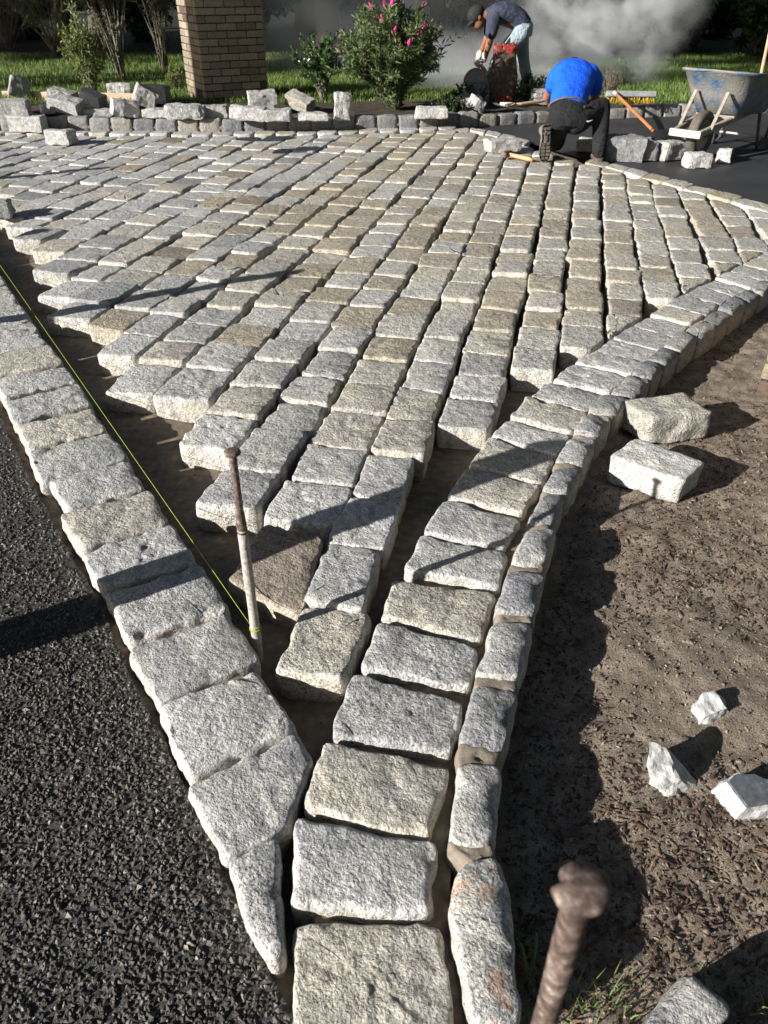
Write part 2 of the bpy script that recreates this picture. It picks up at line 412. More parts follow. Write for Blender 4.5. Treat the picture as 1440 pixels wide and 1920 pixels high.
def area(P):
    P = np.asarray(P); x, y = P[:, 0], P[:, 1]
    return 0.5 * np.sum(x * np.roll(y, -1) - np.roll(x, -1) * y)

def stone_mesh(poly, zt, zb, detail, seed, tint, edge=1.18, tilt=(0, 0), dome=0.0015, rcorner=0.014, relief=1.0):
    """rough hewn block from a convex outline (xy, relative to its centre); returns V, Q, T, cols"""
    P = np.asarray(poly, float)
    if area(P) < 0: P = P[::-1]
    ds = {'hi': 0.011, 'mid': 0.020, 'lo': 0.042}[detail]
    pts = []
    for i in range(len(P)):
        a, b = P[i], P[(i + 1) % len(P)]
        k = max(2, int(round(np.linalg.norm(b - a) / ds)))
        pts += [a + (b - a) * j / k for j in range(k)]
    pts = np.array(pts)
    it = max(1, int((rcorner / ds) ** 2 * 1.6)) if detail != 'lo' else 1
    for _ in range(it):
        pts = 0.25 * np.roll(pts, 1, 0) + 0.5 * pts + 0.25 * np.roll(pts, -1, 0)
    tn = np.roll(pts, -1, 0) - np.roll(pts, 1, 0); tn /= np.linalg.norm(tn, axis=1)[:, None] + 1e-9
    nin = np.stack([-tn[:, 1], tn[:, 0]], 1)          # inward
    K = len(pts); off = np.array((seed * 3.17 % 50, seed * 7.31 % 50, seed * 1.93 % 50))
    P3 = np.concatenate([pts, np.zeros((K, 1))], 1) + off
    wob = noise(P3, 14, 3) * 0.005 + noise(P3, 38, 5) * 0.003 + noise(P3, 85, 6) * 0.0014
    pts = pts - nin * (wob * (0.6 if detail == 'lo' else 1.0) + 0.0035)[:, None]
    bev = 1.0 + 0.75 * noise(P3, 30, 9)
    if detail == 'hi':
        prof = [(0.006, zb - zt), (0.001, -0.072), (-0.001, -0.045), (0.0, -0.026), (0.001, -0.012), (0.003, -0.0056), (0.0065, -0.0018), (0.012, 0.0)]
        fr = [0.86, 0.72, 0.59, 0.47, 0.35, 0.24, 0.13, 0.05]
    elif detail == 'mid':
        prof = [(0.006, zb - zt), (0.0, -0.045), (0.0006, -0.012), (0.003, -0.0045), (0.009, -0.0006), (0.018, 0.0)]
        fr = [0.8, 0.58, 0.36, 0.15]
    else:
        prof = [(0.005, zb - zt), (0.0, -0.014), (0.0022, -0.0045), (0.007, -0.001), (0.016, 0.0)]
        fr = [0.6]
    V = []; col = []; n_side = 0
    base = np.asarray(tint, float)
    side = base * 0.55 + np.array((0.55, 0.505, 0.42)) * 0.55
    for (d, z) in prof:
        dd = d * (bev if z > -0.02 else 1)
        zz = z * (bev if -0.02 < z < 0 else 1)
        ring = pts + nin * (np.ones(K) * dd)[:, None]
        V.append(np.concatenate([ring, (np.ones(K) * zz)[:, None]], 1))
        c = side if z < -0.02 else (base * edge + 0.02 if z < -0.0015 else base)
        col.append(np.tile(c, (K, 1)))
    inner = V[-1][:, :2]; cen = inner.mean(0)
    nr = len(prof); k = np.arange(K); tris = None
    if detail != 'lo':
        g = 0.0115 if detail == 'hi' else 0.024
        lo, hi_ = inner.min(0), inner.max(0)
        gx, gy = np.meshgrid(np.arange(lo[0], hi_[0], g), np.arange(lo[1], hi_[1], g * 0.87)); gx[1::2] += g / 2
        gp_ = np.stack([gx.ravel(), gy.ravel()], 1)
        gp_ = gp_ + np.random.default_rng(seed).uniform(-0.22, 0.22, gp_.shape) * g
        nx = np.roll(inner, -1, 0) - inner                       # keep points well inside the ring
        dist = np.full(len(gp_), 9.0)
        for a_, d_ in zip(inner, nx):
            L_ = np.linalg.norm(d_) + 1e-9
            dist = np.minimum(dist, ((gp_ - a_) @ np.array((-d_[1], d_[0]))) / L_)
        gp_ = gp_[dist > g * 0.55]
        pin_ = [Vector((float(x), float(y))) for x, y in np.concatenate([inner, gp_])]
        ov, oe, of, _, _, _ = delaunay_2d_cdt(pin_, [(i, (i + 1) % K) for i in range(K)], [], 1, 1e-7)
        if len(ov) == len(pin_):
            V.append(np.concatenate([gp_, np.zeros((len(gp_), 1))], 1)); col.append(np.tile(base, (len(gp_), 1)))
            tris = np.array([f for f in of if len(f) == 3]) + (nr - 1) * K
    if tris is None:
        for f in fr:
            ring = cen + (inner - cen) * f
            V.append(np.concatenate([ring, np.zeros((K, 1))], 1)); col.append(np.tile(base, (K, 1)))
        V.append(np.array([[cen[0], cen[1], 0.0]])); col.append(base[None])
        nr = len(prof) + len(fr)
        tris = np.stack([np.full(K, nr * K), (nr - 1) * K + k, (nr - 1) * K + (k + 1) % K], 1)
    V = np.concatenate(V); col = np.concatenate(col)
    Q3 = V + off
    ex = np.abs(inner - cen).max(0) + 1e-6; rr_ = np.clip(1 - ((V[:, :2] - cen) / ex) ** 2, 0, 1)
    V[:, 2] += np.where(V[:, 2] > -0.0012, dome * rr_[:, 0] * rr_[:, 1], 0)
    topw = np.clip((V[:, 2] + 0.03) / 0.028, 0, 1)
    if detail != 'lo':
        rel = fbm(Q3, 18, 1, 2) * 0.0032 + np.minimum(0, fbm(Q3, 40, 2, 2) + 0.12) * 0.0072
        if detail == 'hi': rel = rel + fbm(Q3, 60, 4, 1) * 0.0016
        sd = fbm(Q3, 30, 8, 2) * 0.004
    else:
        rel = fbm(Q3, 20, 1, 2) * 0.004; sd = fbm(Q3, 28, 8, 2) * 0.004
    V[:, 2] += rel * topw * relief + (V[:, 0] * tilt[0] + V[:, 1] * tilt[1]) * topw
    rad = V[:, :2] - cen; rad /= np.linalg.norm(rad, axis=1)[:, None] + 1e-6
    sw = 1 - topw; sw[:K] *= 0.3
    V[:, :2] += rad * (sd * sw)[:, None]
    V[:, 2] += zt
    Q = np.concatenate([np.stack([r * K + k, r * K + (k + 1) % K, (r + 1) * K + (k + 1) % K, (r + 1) * K + k], 1) for r in range(nr - 1)])
    T = tris
    return V, Q, T, col

_seed = [0]
def stone_obj(name, quad, zt, zb, detail, tint, parent, mat=None, **kw):
    quad = np.asarray(quad, float); c = quad.mean(0); _seed[0] += 1
    V, Q, T, col = stone_mesh(quad - c, 0.0, zb - zt, detail, _seed[0], tint, **kw)
    me = mesh_from(name, V, [Q, T], mat or M['granite'], True, col)
    return link(name, me, parent, (c[0], c[1], zt))

_cube = {}
def cube_topo(n):
    if n not in _cube:
        bm = bmesh.new(); bmesh.ops.create_cube(bm, size=2.0)
        if n: bmesh.ops.subdivide_edges(bm, edges=bm.edges[:], cuts=n, use_grid_fill=True)
        bm.verts.ensure_lookup_table()
        _cube[n] = (np.array([v.co[:] for v in bm.verts]), np.array([[v.index for v in f.verts] for f in bm.faces])); bm.free()
    return _cube[n]

def rough_box(l, w, h, n=6, r=0.012, amp=0.004, seed=0, taper=0.0, skew=0.0):
    V, F = cube_topo(n); H = np.array((l, w, h)) / 2; V = V * H
    inner = np.clip(V, -(H - r), H - r); d = V - inner
    d /= np.linalg.norm(d, axis=1)[:, None] + 1e-9
    V = inner + d * r
    off = np.array((seed * 2.71 % 40, seed * 5.13 % 40, seed * 9.7 % 40))
    nn = np.stack([fbm(V + off, 16, 1, 3), fbm(V + off + 9, 16, 2, 3), fbm(V + off + 21, 16, 3, 3)], 1)
    s = 1 + taper * V[:, 2:3] / H[2]
    V = V * np.concatenate([s, s, np.ones_like(s)], 1)
    V[:, 0] += skew * V[:, 1]
    V = V + nn * amp
    return V, F

# ------------------------------------------------------------------ lay-out lines (photo pixels -> ground)
PHI = R(12.6); S0, SP = -0.143, 0.200
ecol = np.array((math.sin(PHI), math.cos(PHI))); pcol = np.array((math.cos(PHI), -math.sin(PHI)))
def ST(p): return p @ pcol, p @ ecol
def XY(s, t): return s * pcol + t * ecol

kerb_px = [(-260, 250), (0, 246), (100, 245), (250, 247), (400, 248), (500, 248), (600, 246), (700, 243), (800, 240), (860, 236), (940, 231.5), (1015, 227), (1080, 222.5), (1147, 219), (1285, 214), (1440, 209), (1640, 203)]
KERB = smooth_line([G(x, y) for x, y in kerb_px], 240, 30)
drive_px = [(840, 241), (890, 240), (940, 250), (985, 261), (1030, 275), (1080, 290), (1125, 301), (1165, 309), (1230, 327), (1317, 350), (1440, 382), (1600, 432)]
DRIVE = smooth_line([G(x, y) for x, y in drive_px], 160, 12)

# border stones beside the raised edging: near-left, near-right, far-right, far-left
RB = [((553, 1965), (852, 1965), (829, 1733), (548, 1727)),
      ((542, 1698), (811, 1716), (814, 1584), (557, 1533)),
      ((570, 1511), (806, 1568), (843, 1439), (609, 1389)),
      ((626, 1375), (846, 1411), (869, 1317), (661, 1262)),
      ((680, 1248), (879, 1287), (895, 1213), (709, 1164)),
      ((716, 1154), (902, 1196), (928, 1108), (738, 1086)),
      ((758, 1067), (936, 1096), (951, 1033), (788, 1002)),
      ((794, 996), (944, 1026), (977, 973), (832, 936)),
      ((839, 929), (979, 962), (1013, 912), (874, 874)),
      ((880, 869), (1013, 907), (1041, 859), (919, 821)),
      ((921, 815), (1041, 854), (1069, 816), (953, 784)),
      ((956, 781), (1072, 811), (1100, 776), (989, 747)),
      ((995, 742), (1099, 771), (1143, 740), (1029, 714))]
RBJ = [((1032, 711), (1146, 738)), ((1073, 681), (1181, 707)), ((1112, 657), (1217, 681)), ((1146, 632), (1240, 657)), ((1183, 609), (1268, 633)),
       ((1214, 590), (1296, 610)), ((1246, 571), (1324, 591)), ((1280, 552), (1351, 571)), ((1312, 534), (1380, 556)), ((1339, 521), (1408, 541)),
       ((1365, 507), (1437, 527)), ((1391, 495), (1464, 514)), ((1416, 482), (1491, 501)), ((1441, 470), (1518, 489)), ((1466, 458), (1545, 477)), ((1493, 446), (1572, 465))]
LB = [((353, 1472), (421, 1603), (536, 1551), (588, 1417), (556, 1373)),
      ((297, 1329), (354, 1455), (556, 1368), (479, 1257)),
      ((240, 1221), (299, 1316), (490, 1240), (427, 1152)),
      ((201, 1115), (243, 1200), (427, 1143), (378, 1061)),
      ((153, 1040), (191, 1102), (371, 1056), (323, 981)),
      ((113, 966), (153, 1029), (316, 979), (281, 920)),
      ((94, 900), (128, 955), (272, 917), (240, 865)),
      ((54, 850), (74, 905), (242, 859), (206, 813)),
      ((32, 798), (53, 843), (201, 809), (170, 767)),
      ((10, 755), (28, 791), (172, 759), (147, 722)),
      ((-12, 711), (8, 748), (144, 716), (121, 687)),
      ((-38, 672), (-14, 706), (119, 683), (92, 648))]

# ------------------------------------------------------------------ ground sheets
def strip_sheet(name, A, B, n, m, zf, mat, pw=1.0, kind='structure', label=None):
    """sheet between polylines A and B (m rows across); zf(x, y) gives height"""
    A = resample(A, n); B = resample(B, n)
    f = np.linspace(0, 1, m) ** pw
    P = A[:, None, :] * (1 - f)[None, :, None] + B[:, None, :] * f[None, :, None]
    P = P.reshape(-1, 2)
    V = np.concatenate([P, zf(P)[:, None]], 1)
    i, j = np.meshgrid(np.arange(n - 1), np.arange(m - 1), indexing='ij'); a = (i * m + j).ravel()
    Q = np.stack([a, a + m, a + m + 1, a + 1], 1)
    # make it face up
    p0, p1, p3 = V[Q[0, 0]], V[Q[0, 1]], V[Q[0, 3]]
    if np.cross(p1 - p0, p3 - p0)[2] < 0: Q = Q[:, ::-1]
    o = link(name, mesh_from(name, V, [Q], mat, True))
    return tag(o, label=label, kind=kind)

def flat(z): return lambda P: np.full(len(P), z)
def P3z(P): return np.concatenate([P, np.zeros((len(P), 1))], 1)

strip_sheet('ground', [(-90, -40), (-90, 140)], [(90, -40), (90, 140)], 2, 2, flat(-0.20), M['litter'])

BACK = lambda d: KERB + np.stack([np.gradient(KERB[:, 1]) * 0, np.full(len(KERB), d)], 1)
bed = lambda P: -0.098 + fbm(P3z(P), 5, 4, 2) * 0.008 + fbm(P3z(P), 26, 5, 2) * 0.004
pavement = strip_sheet('pavement', [(-7.5, 0.2), (-7.5, 9.4)], [(5.5, 0.2), (5.5, 9.4)], 230, 320, bed, M['sand'])
tag(pavement, label='granite cobble paving laid in rows on brown bedding sand')

# raised edging line (kerb of small blocks beside the soil)
KEY = [((858, 1676), (955, 1690)), ]
KZ = 0.035
KE = [((893, 1925), (975, 1915), (957, 1690), (933, 1606), (873, 1606), (847, 1690)),
      ((844, 1580), (931, 1580), (938, 1428), (859, 1424)),
      ((858, 1390), (941, 1408), (974, 1288), (891, 1277)),
      ((893, 1260), (973, 1276), (1002, 1167), (929, 1160)),
      ((928, 1143), (1005, 1149), (1019, 1075), (953, 1068)),
      ((957, 1057), (1018, 1058), (1046, 996), (990, 993)),
      ((991, 976), (1033, 980), (1060, 931), (1018, 924)),
      ((1015, 919), (1065, 925), (1090, 879), (1045, 875)),
      ((1041, 863), (1093, 867), (1117, 824), (1069, 817)),
      ((1074, 810), (1121, 815), (1150, 778), (1100, 773)),
      ((1105, 769), (1154, 774), (1184, 750), (1138, 742))]
KEJ = [((1141, 739), (1190, 747)), ((1180, 701), (1222, 713)), ((1211, 675), (1249, 687)), ((1242, 647), (1275, 659)), ((1280, 620), (1310, 634)), ((1315, 599), (1345, 610)),
       ((1346, 578), (1372, 589)), ((1377, 557), (1400, 570)), ((1404, 540), (1428, 551)), ((1432, 524), (1456, 535)), ((1460, 509), (1485, 520)), ((1489, 494), (1514, 505)), ((1518, 480), (1542, 490)), ((1546, 467), (1570, 477))]
edge_px = [(905, 2050), (930, 1925), (905, 1690), (900, 1600), (895, 1500), (918, 1340), (948, 1215), (985, 1110), (1018, 1025), (1040, 955), (1068, 895), (1094, 845), (1125, 790), (1165, 745), (1202, 706), (1230, 680), (1260, 652), (1296, 626), (1330, 604), (1360, 582), (1390, 562), (1417, 544), (1500, 498), (1600, 455)]
EDGE = smooth_line([G(x, y, KZ) for x, y in edge_px], 200, 6)
soil_out = EDGE + np.array((4.5, -1.2)); soil_out[:, 1] = np.minimum(soil_out[:, 1], 5.2)
soil_h = lambda P: -0.072 - 0.02 * np.clip(1.3 - P[:, 1], 0, 1) + fbm(P3z(P), 3.2, 11, 2) * 0.014 + fbm(P3z(P), 14, 12, 3) * 0.0045 + fbm(P3z(P), 45, 13, 2) * 0.0032
strip_sheet('soil', EDGE, soil_out, 420, 300, soil_h, M['soil'], pw=2.0, label='sandy brown soil strewn with bark mulch')

asph_px = [(620, 2120), (545, 1925), (505, 1840), (470, 1745), (415, 1640), (385, 1560), (345, 1480), (300, 1385), (250, 1285), (205, 1185), (165, 1100), (125, 1040), (95, 975), (55, 900), (28, 850), (0, 785), (-40, 715), (-120, 600), (-260, 470), (-520, 340)]
ASPH_Z = -0.040
ASPH = resample([G(x, y, ASPH_Z) for x, y in asph_px], 300)
ASPH[:, 0] += 0.009 * noise(P3z(ASPH), 22, 2) + 0.006 * noise(P3z(ASPH), 70, 3) + 0.006
asph_out = ASPH + np.array((-6.0, -1.5))
asph_h = lambda P: ASPH_Z + fbm(P3z(P), 2.5, 21, 2) * 0.004 + noise(P3z(P), 60, 22) * 0.0015
strip_sheet('driveway', ASPH, asph_out, 300, 220, asph_h, M['asphalt'], pw=2.2, label='coarse black asphalt beside the stone border')

# smooth driveway at the back, between the paving and the kerb
ki = np.argmin(np.abs(KERB[:, 0] - DRIVE[0, 0]))
kb = np.concatenate([KERB[ki:], [KERB[-1] + np.array((6, 0.4))]])
dr = np.concatenate([DRIVE, [DRIVE[-1] + np.array((6, -2.0))]])
strip_sheet('road', dr, kb, 120, 20, lambda P: -0.020 + fbm(P3z(P), 1.5, 31, 2) * 0.003, M['asphalt_fine'], label='smooth dark asphalt driveway behind the paving')

# planting bed, lawn and woodland floor
bed_h = lambda P: 0.075 + fbm(P3z(P), 3, 41, 2) * 0.015 + fbm(P3z(P), 14, 42, 2) * 0.014
KB2 = np.concatenate([[KERB[0] + np.array((-14, -0.2))], KERB, [KERB[-1] + np.array((12, -0.3))]])
bedw = np.interp(KB2[:, 0], [-20, -5, -2, 1.6, 2.3, 2.9, 20], [1.2, 1.2, 1.5, 1.5, 0.9, 0.35, 0.30])
strip_sheet('planting_bed', KB2 + np.array((0, 0.08)), KB2 + np.stack([bedw * 0, bedw + 0.05], 1), 400, 40, bed_h, M['bed_soil'], label='dark soil of the planting bed behind the kerb')
LAWN_A = KB2 + np.stack([bedw * 0, bedw], 1); LAWN_B = np.stack([KB2[:, 0], np.full(len(KB2), 17.0)], 1)
lawn_h = lambda P: 0.080 + fbm(P3z(P), 0.8, 51, 2) * 0.03 + 0.0 * P[:, 0]
strip_sheet('lawn', LAWN_A, LAWN_B, 160, 40, lawn_h, M['grass_soil'])
strip_sheet('terrain', [(-60, 16.9), (-60, 120)], [(60, 16.9), (60, 120)], 60, 60, lambda P: 0.078 + fbm(P3z(P), 0.3, 61, 2) * 0.06, M['litter'], label='shaded leaf litter on the woodland floor')

# ------------------------------------------------------------------ paving stones
def inset(q, d):
    q = np.asarray(q, float); c = q.mean(0)
    v = q - c; L = np.linalg.norm(v, axis=1)[:, None]
    return c + v * (1 - d / L)

def detail_for(p):
    d = math.hypot(p[0], p[1])
    return 'hi' if d < 3.4 else ('mid' if d < 7.0 else 'lo')

# inner lines that the field columns are cut against
rb_in = [G(*q[0]) for q in RB] + [G(*RB[-1][3])] + [G(*j[0]) for j in RBJ]
rb_in = np.array(rb_in)
def right_limit(s):
    """t at which the column line s meets the inner edge of the border"""
    ss, tt = rb_in @ pcol, rb_in @ ecol
    o = np.argsort(ss); return np.interp(s, ss[o], tt[o], left=-9, right=tt[o][-1])
back_in = np.array([k - np.array((0, 0.235)) for k in KERB if k[0] < G(855, 240)[0]])
drv_in = DRIVE.copy(); tg = np.gradient(DRIVE, axis=0); tg /= np.linalg.norm(tg, axis=1)[:, None]
drv_in = DRIVE + np.stack([tg[:, 1], -tg[:, 0]], 1) * 0.185
far = np.concatenate([back_in, drv_in[6:]])
def far_limit(s):
    ss, tt = far @ pcol, far @ ecol
    best = 99
    for i in range(len(ss) - 1):
        a, b = ss[i], ss[i + 1]
        if (a - s) * (b - s) <= 0 and a != b:
            best = min(best, tt[i] + (tt[i + 1] - tt[i]) * (s - a) / (b - a))
    return best

LINES = [(-3.17, .018), (-2.91, .018), (-2.64, .018), (-2.42, .018), (-2.165, .017), (-1.938, .016), (-1.73, .018), (-1.495, .016), (-1.25, .0095), (-1.013, .009),
         (-0.798, .007), (-0.562, -.002), (-0.361, .003), (-0.142, 0), (0.057, 0), (0.261, 0), (0.462, -.002), (0.666, -.004), (0.868, -.006), (1.068, -.006), (1.27, -.006), (1.47, -.006), (1.67, -.006)]
NL = 16
LINES = [(-3.17 - 0.236 * i, 0.018) for i in range(NL, 0, -1)] + LINES          # joints between the columns: (s at t = 3, slope)
starts_px = [(39, 466), (51, 508), (69, 552), (81, 592), (159, 610), (180, 664), (200, 726), (288, 745), (335, 832), (375, 947), (497, 966), (520, 1258), (842, 798), (958, 694)]
starts = {NL + i: ST(G(*p))[1] for i, p in enumerate(starts_px)}
ks = sorted(starts)
pf = np.polyfit(ks[:6], [starts[k] for k in ks[:6]], 1)

field = []
for k in range(len(LINES) - 1):
    (sa, ba), (sb, bb) = LINES[k], LINES[k + 1]
    s0, s1 = sa + 0.0125, sb - 0.0115
    rr = np.random.default_rng(500 + k)
    if k in starts: t = starts[k]
    elif k < min(ks): t = np.polyval(pf, k) + rr.uniform(-0.06, 0.06)
    else: t = right_limit(s0 + 0.1) - 0.16
    cut = k > max(ks)
    tend = (far_limit(s0 + 0.01) + far_limit(s1 - 0.01)) / 2
    if tend > 50: continue
    w = rr.normal(0, 0.004)
    while t < tend - 0.02:
        L = rr.uniform(0.225, 0.29)
        a, b = t + 0.004, t + L - 0.005
        w += rr.normal(0, 0.0035) - 0.25 * w
        j = lambda: rr.normal(0, 0.0065)
        a0, a1, b0, b1 = s0 + ba * (a - 3), s1 + bb * (a - 3), s0 + ba * (b - 3), s1 + bb * (b - 3)
        q = [XY(a0 + w + j(), a + j()), XY(a1 + w + j(), a + j()), XY(b1 + w + j(), b + j()), XY(b0 + w + j(), b + j())]
        full = abs(area(q))
        P = q
        if cut:
            # cut against the border beside it
            ss, tt = rb_in @ pcol, rb_in @ ecol
            i = int(np.argmin(np.linalg.norm(rb_in - np.mean(q, 0), axis=1))); i0, i1 = max(i - 1, 0), min(i + 1, len(rb_in) - 1)
            d = rb_in[i1] - rb_in[i0]; d /= np.linalg.norm(d); nrm = np.array((-d[1], d[0]))
            P = clip_poly(P, rb_in[i] + nrm * 0.012, nrm)
        if len(P) >= 3:
            i = int(np.argmin(np.linalg.norm(far - np.mean(q, 0), axis=1))); i0, i1 = max(i - 2, 0), min(i + 2, len(far) - 1)
            d = far[i1] - far[i0]; d /= np.linalg.norm(d)
            if np.linalg.norm(far[i] - np.mean(q, 0)) < 0.4:
                P = clip_poly(P, far[i] - np.array((-d[1], d[0])) * 0.014, -np.array((-d[1], d[0])))
        if len(P) >= 3 and abs(area(P)) > 0.33 * full:
            P = [p for i, p in enumerate(P) if np.linalg.norm(p - P[i - 1]) > 0.012]
            if len(P) >= 3: field.append((np.array(P), rr.normal(0, 0.005), rr.normal(0, 0.018, 2)))
        t += L
# the tilted brown block beside the pin
bp = np.array([G(*p) for p in [(421, 1083), (566, 1136), (609, 1013), (497, 986)]])
vis = []
for i, (P, dz, tl) in enumerate(field):
    c = P.mean(0)
    x = 720 + FPX * c[0] / (c[1] * math.cos(PITCH) + CAM_H * math.sin(PITCH))
    inside = -60 < x < 1500
    vis.append((inside * 1.0 / (c[1] ** 2 + c[0] ** 2), i))
vis.sort(reverse=True)
solo = {i for _, i in vis[:298]}
restV = MB()
for i, (P, dz, tl) in enumerate(field):
    c = P.mean(0)
    if np.linalg.norm(c - bp.mean(0)) < 0.14: continue
    rr = np.random.default_rng(9000 + i); tint = pick_tint(rr, c[0], c[1])
    if i in solo:
        stone_obj('paving_stone', P, dz, -0.105, detail_for(c), tint, pavement, tilt=tl)
    else:
        _seed[0] += 1
        V, Q, T, col = stone_mesh(P - c, 0.0, -0.105 - dz, detail_for(c), _seed[0], tint, tilt=tl)
        restV.add(V + np.array((c[0], c[1], dz)), Q, T, col)
o = restV.build('far_paving_stones', M['granite'], pavement, cols=True); o['kind'] = 'stuff'
stone_obj('paving_stone', bp, 0.0, -0.11, 'hi', np.array((0.25, 0.212, 0.168)), pavement, tilt=(0.03, 0.09), rcorner=0.02)['label'] = 'rounded brown block tilting down beside the steel pin'

# border courses
def course(name, label, quads, zt, zb, group_tints, mat=None, **kw):
    par = empty(name); tag(par, label=label, kind='structure')
    for i, q in enumerate(quads):
        c = np.mean(q, 0); rr = np.random.default_rng(hash(name) % 1000 + i if False else sum(map(ord, name)) * 7 + i)
        tint = np.array(group_tints[rr.integers(len(group_tints))]) * rr.uniform(0.95, 1.14)
        stone_obj(kw.get('piece', 'border_stone'), q, zt + rr.normal(0, 0.0035), zb, detail_for(c), tint, par, mat, tilt=rr.normal(0, 0.012, 2))
    return par

rq = [np.array([G(*p) for p in q]) for q in RB]
for a, b in zip(RBJ[:-1], RBJ[1:]):
    rq.append(inset([G(*a[0]), G(*a[1]), G(*b[1]), G(*b[0])], 0.008))
course('border_course', 'flush border of long granite blocks between the cobbles and raised edging', rq, 0.0, -0.11, [GREYL, GREY, WARM, GREY, WARM])
lq = [np.array([G(*p) for p in q]) for q in LB]
# carry the border on along the string, out of the picture
lj0 = (G(-52, 668), G(90, 645)); dirl = np.array((-0.53, 0.848))
for i in range(16):
    a = lj0[0] + dirl * 0.158 * i; b = lj0[1] + dirl * 0.158 * i
    lq.append(inset([a, b, b + dirl * 0.158, a + dirl * 0.158], 0.007))
lq.append(np.array([G(*p) for p in [(423, 1617), (504, 1803), (530, 1796), (521, 1567)]]))
course('border_course', 'flush border of granite blocks between the coarse asphalt and the string', lq, 0.004, -0.11, [GREYL, GREY, GREY, WARM])
bq = []
kin = KERB[KERB[:, 0] < G(860, 240)[0]]
npc = int(polylen(kin) / 0.215); kk = resample(kin, npc + 1)
for a, b in zip(kk[:-1], kk[1:]):
    g = np.array((0, -0.02)); h = np.array((0, -0.21))
    q = [a + h, b + h, b + g, a + g]; bq.append(inset(q, 0.009))
course('border_course', 'flush border of granite blocks along the foot of the kerb', bq, 0.012, -0.10, [GREYL, WARM, GREY, WARM])
dq = []
ndc = int(polylen(DRIVE) / 0.235); d0 = resample(DRIVE, ndc + 1); d1 = resample(drv_in, ndc + 1)
gap0, gap1 = G(1008, 275)[0], G(1118, 300)[0]
for i in range(ndc):
    mid = (d0[i] + d0[i + 1]) / 2
    if gap0 < mid[0] < gap1: continue
    dq.append(inset([d1[i], d1[i + 1], d0[i + 1], d0[i]], 0.007))
course('border_course', 'flush border of pale granite blocks along the smooth driveway', dq, 0.004, -0.10, [WARM, WARM, GREYL, TAN])

# sand packed in the joints under the border blocks
def joint_bed(A, B_, z, name='joint_sand'):
    strip_sheet_z = lambda P: z + fbm(P3z(P), 12, 91, 2) * 0.010 + fbm(P3z(P), 45, 92, 2) * 0.005
    o = strip_sheet(name, A, B_, 400, 14, strip_sheet_z, M['sand']); o.parent = pavement; o['kind'] = 'stuff'
lA = np.array([(q[0] + q[1]) / 2 for q in lq[1:-1]]); lB = np.array([(q[-1] + q[-2]) / 2 for q in lq[1:-1]])
joint_bed(lA + (lB - lA) * 0.10, lB + (lA - lB) * 0.16, -0.022)
aj = resample(ASPH, 300); joint_bed(aj[(aj[:, 1] > 0.55)] + np.array((-0.05, 0)), aj[(aj[:, 1] > 0.55)] + np.array((0.055, 0.0)), -0.062)
rA = np.array([(q[0] + q[-1]) / 2 for q in rq]); rB = np.array([(q[1] + q[2]) / 2 for q in rq])
rA = np.concatenate([[rA[0] - np.array((0, 0.4))], rA]); rB = np.concatenate([[rB[0] - np.array((0, 0.4))], rB])
joint_bed(rA + (rB - rA) * 0.14, rB + (rB - rA) * 0.12, -0.030)

# raised edging with mortar joints
par = empty('edging_kerb'); tag(par, label='raised edging of small granite blocks with sandy mortar joints beside the soil', kind='structure')
kq = [np.array([G(*p, KZ) for p in q]) for q in KE]
for a, b in zip(KEJ[:-1], KEJ[1:]):
    kq.append(inset([G(*a[0], KZ), G(*a[1], KZ), G(*b[1], KZ), G(*b[0], KZ)], 0.006))
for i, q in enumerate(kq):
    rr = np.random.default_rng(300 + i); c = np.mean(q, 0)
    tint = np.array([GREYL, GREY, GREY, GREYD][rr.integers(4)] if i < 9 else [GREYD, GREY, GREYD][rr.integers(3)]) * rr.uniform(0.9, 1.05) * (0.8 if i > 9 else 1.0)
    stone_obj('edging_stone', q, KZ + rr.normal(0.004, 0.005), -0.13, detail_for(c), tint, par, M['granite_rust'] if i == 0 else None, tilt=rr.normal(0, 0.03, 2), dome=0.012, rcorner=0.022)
for q0, q1 in zip(kq[:12], kq[1:13]):
    a0, a1 = (q0[-1], q0[-2]) if len(q0) == 4 else (q0[4], q0[3])
    b0, b1 = q1[0], q1[1]
    m_ = np.array([a0, a1, b1, b0]); c = m_.mean(0); d = (b0 + b1) / 2 - (a0 + a1) / 2
    d = d / (np.linalg.norm(d) + 1e-6); m2 = np.array([a0 - d * 0.014, a1 - d * 0.014, b1 + d * 0.014, b0 + d * 0.014]); m2 = c + (m2 - c) * 0.95
    _seed[0] += 1
    V, Q, T, col = stone_mesh(m2 - c, 0, -0.14, 'hi', _seed[0], (1, 1, 1), relief=1.2, rcorner=0.006)
    link('mortar_joint', mesh_from('mortar_joint', V, [Q, T], M['mortar']), par, (c[0], c[1], KZ - 0.012))

# kerb of upright blocks at the back
par = empty('kerb'); tag(par, label='low kerb of upright granite blocks along the planting bed', kind='structure')
nk = int(polylen(KERB) / 0.232); kk = resample(KERB, nk + 1)
for i, (a, b) in enumerate(zip(kk[:-1], kk[1:])):
    rr = np.random.default_rng(800 + i); d = (b - a) / np.linalg.norm(b - a); nn = np.array((-d[1], d[0]))
    hgt = 0.125 + rr.normal(0, 0.006) - (0.035 if a[0] > 1.0 else 0)
    V, F = rough_box(np.linalg.norm(b - a) - 0.012, 0.13, hgt + 0.08, 6, 0.022, 0.008, i)
    c = (a + b) / 2 + nn * 0.075
    tint = np.array([GREY, WARM, GREYD, GREY][rr.integers(4)]) * rr.uniform(0.62, 0.85)
    link('kerb_stone', mesh_from('kerb_stone', V, [F], M['granite'], True, np.tile(tint, (len(V), 1))), par, (c[0], c[1], (hgt - 0.08) / 2), (0, 0, math.atan2(d[1], d[0]) + rr.normal(0, 0.03)))
V_ = MB()
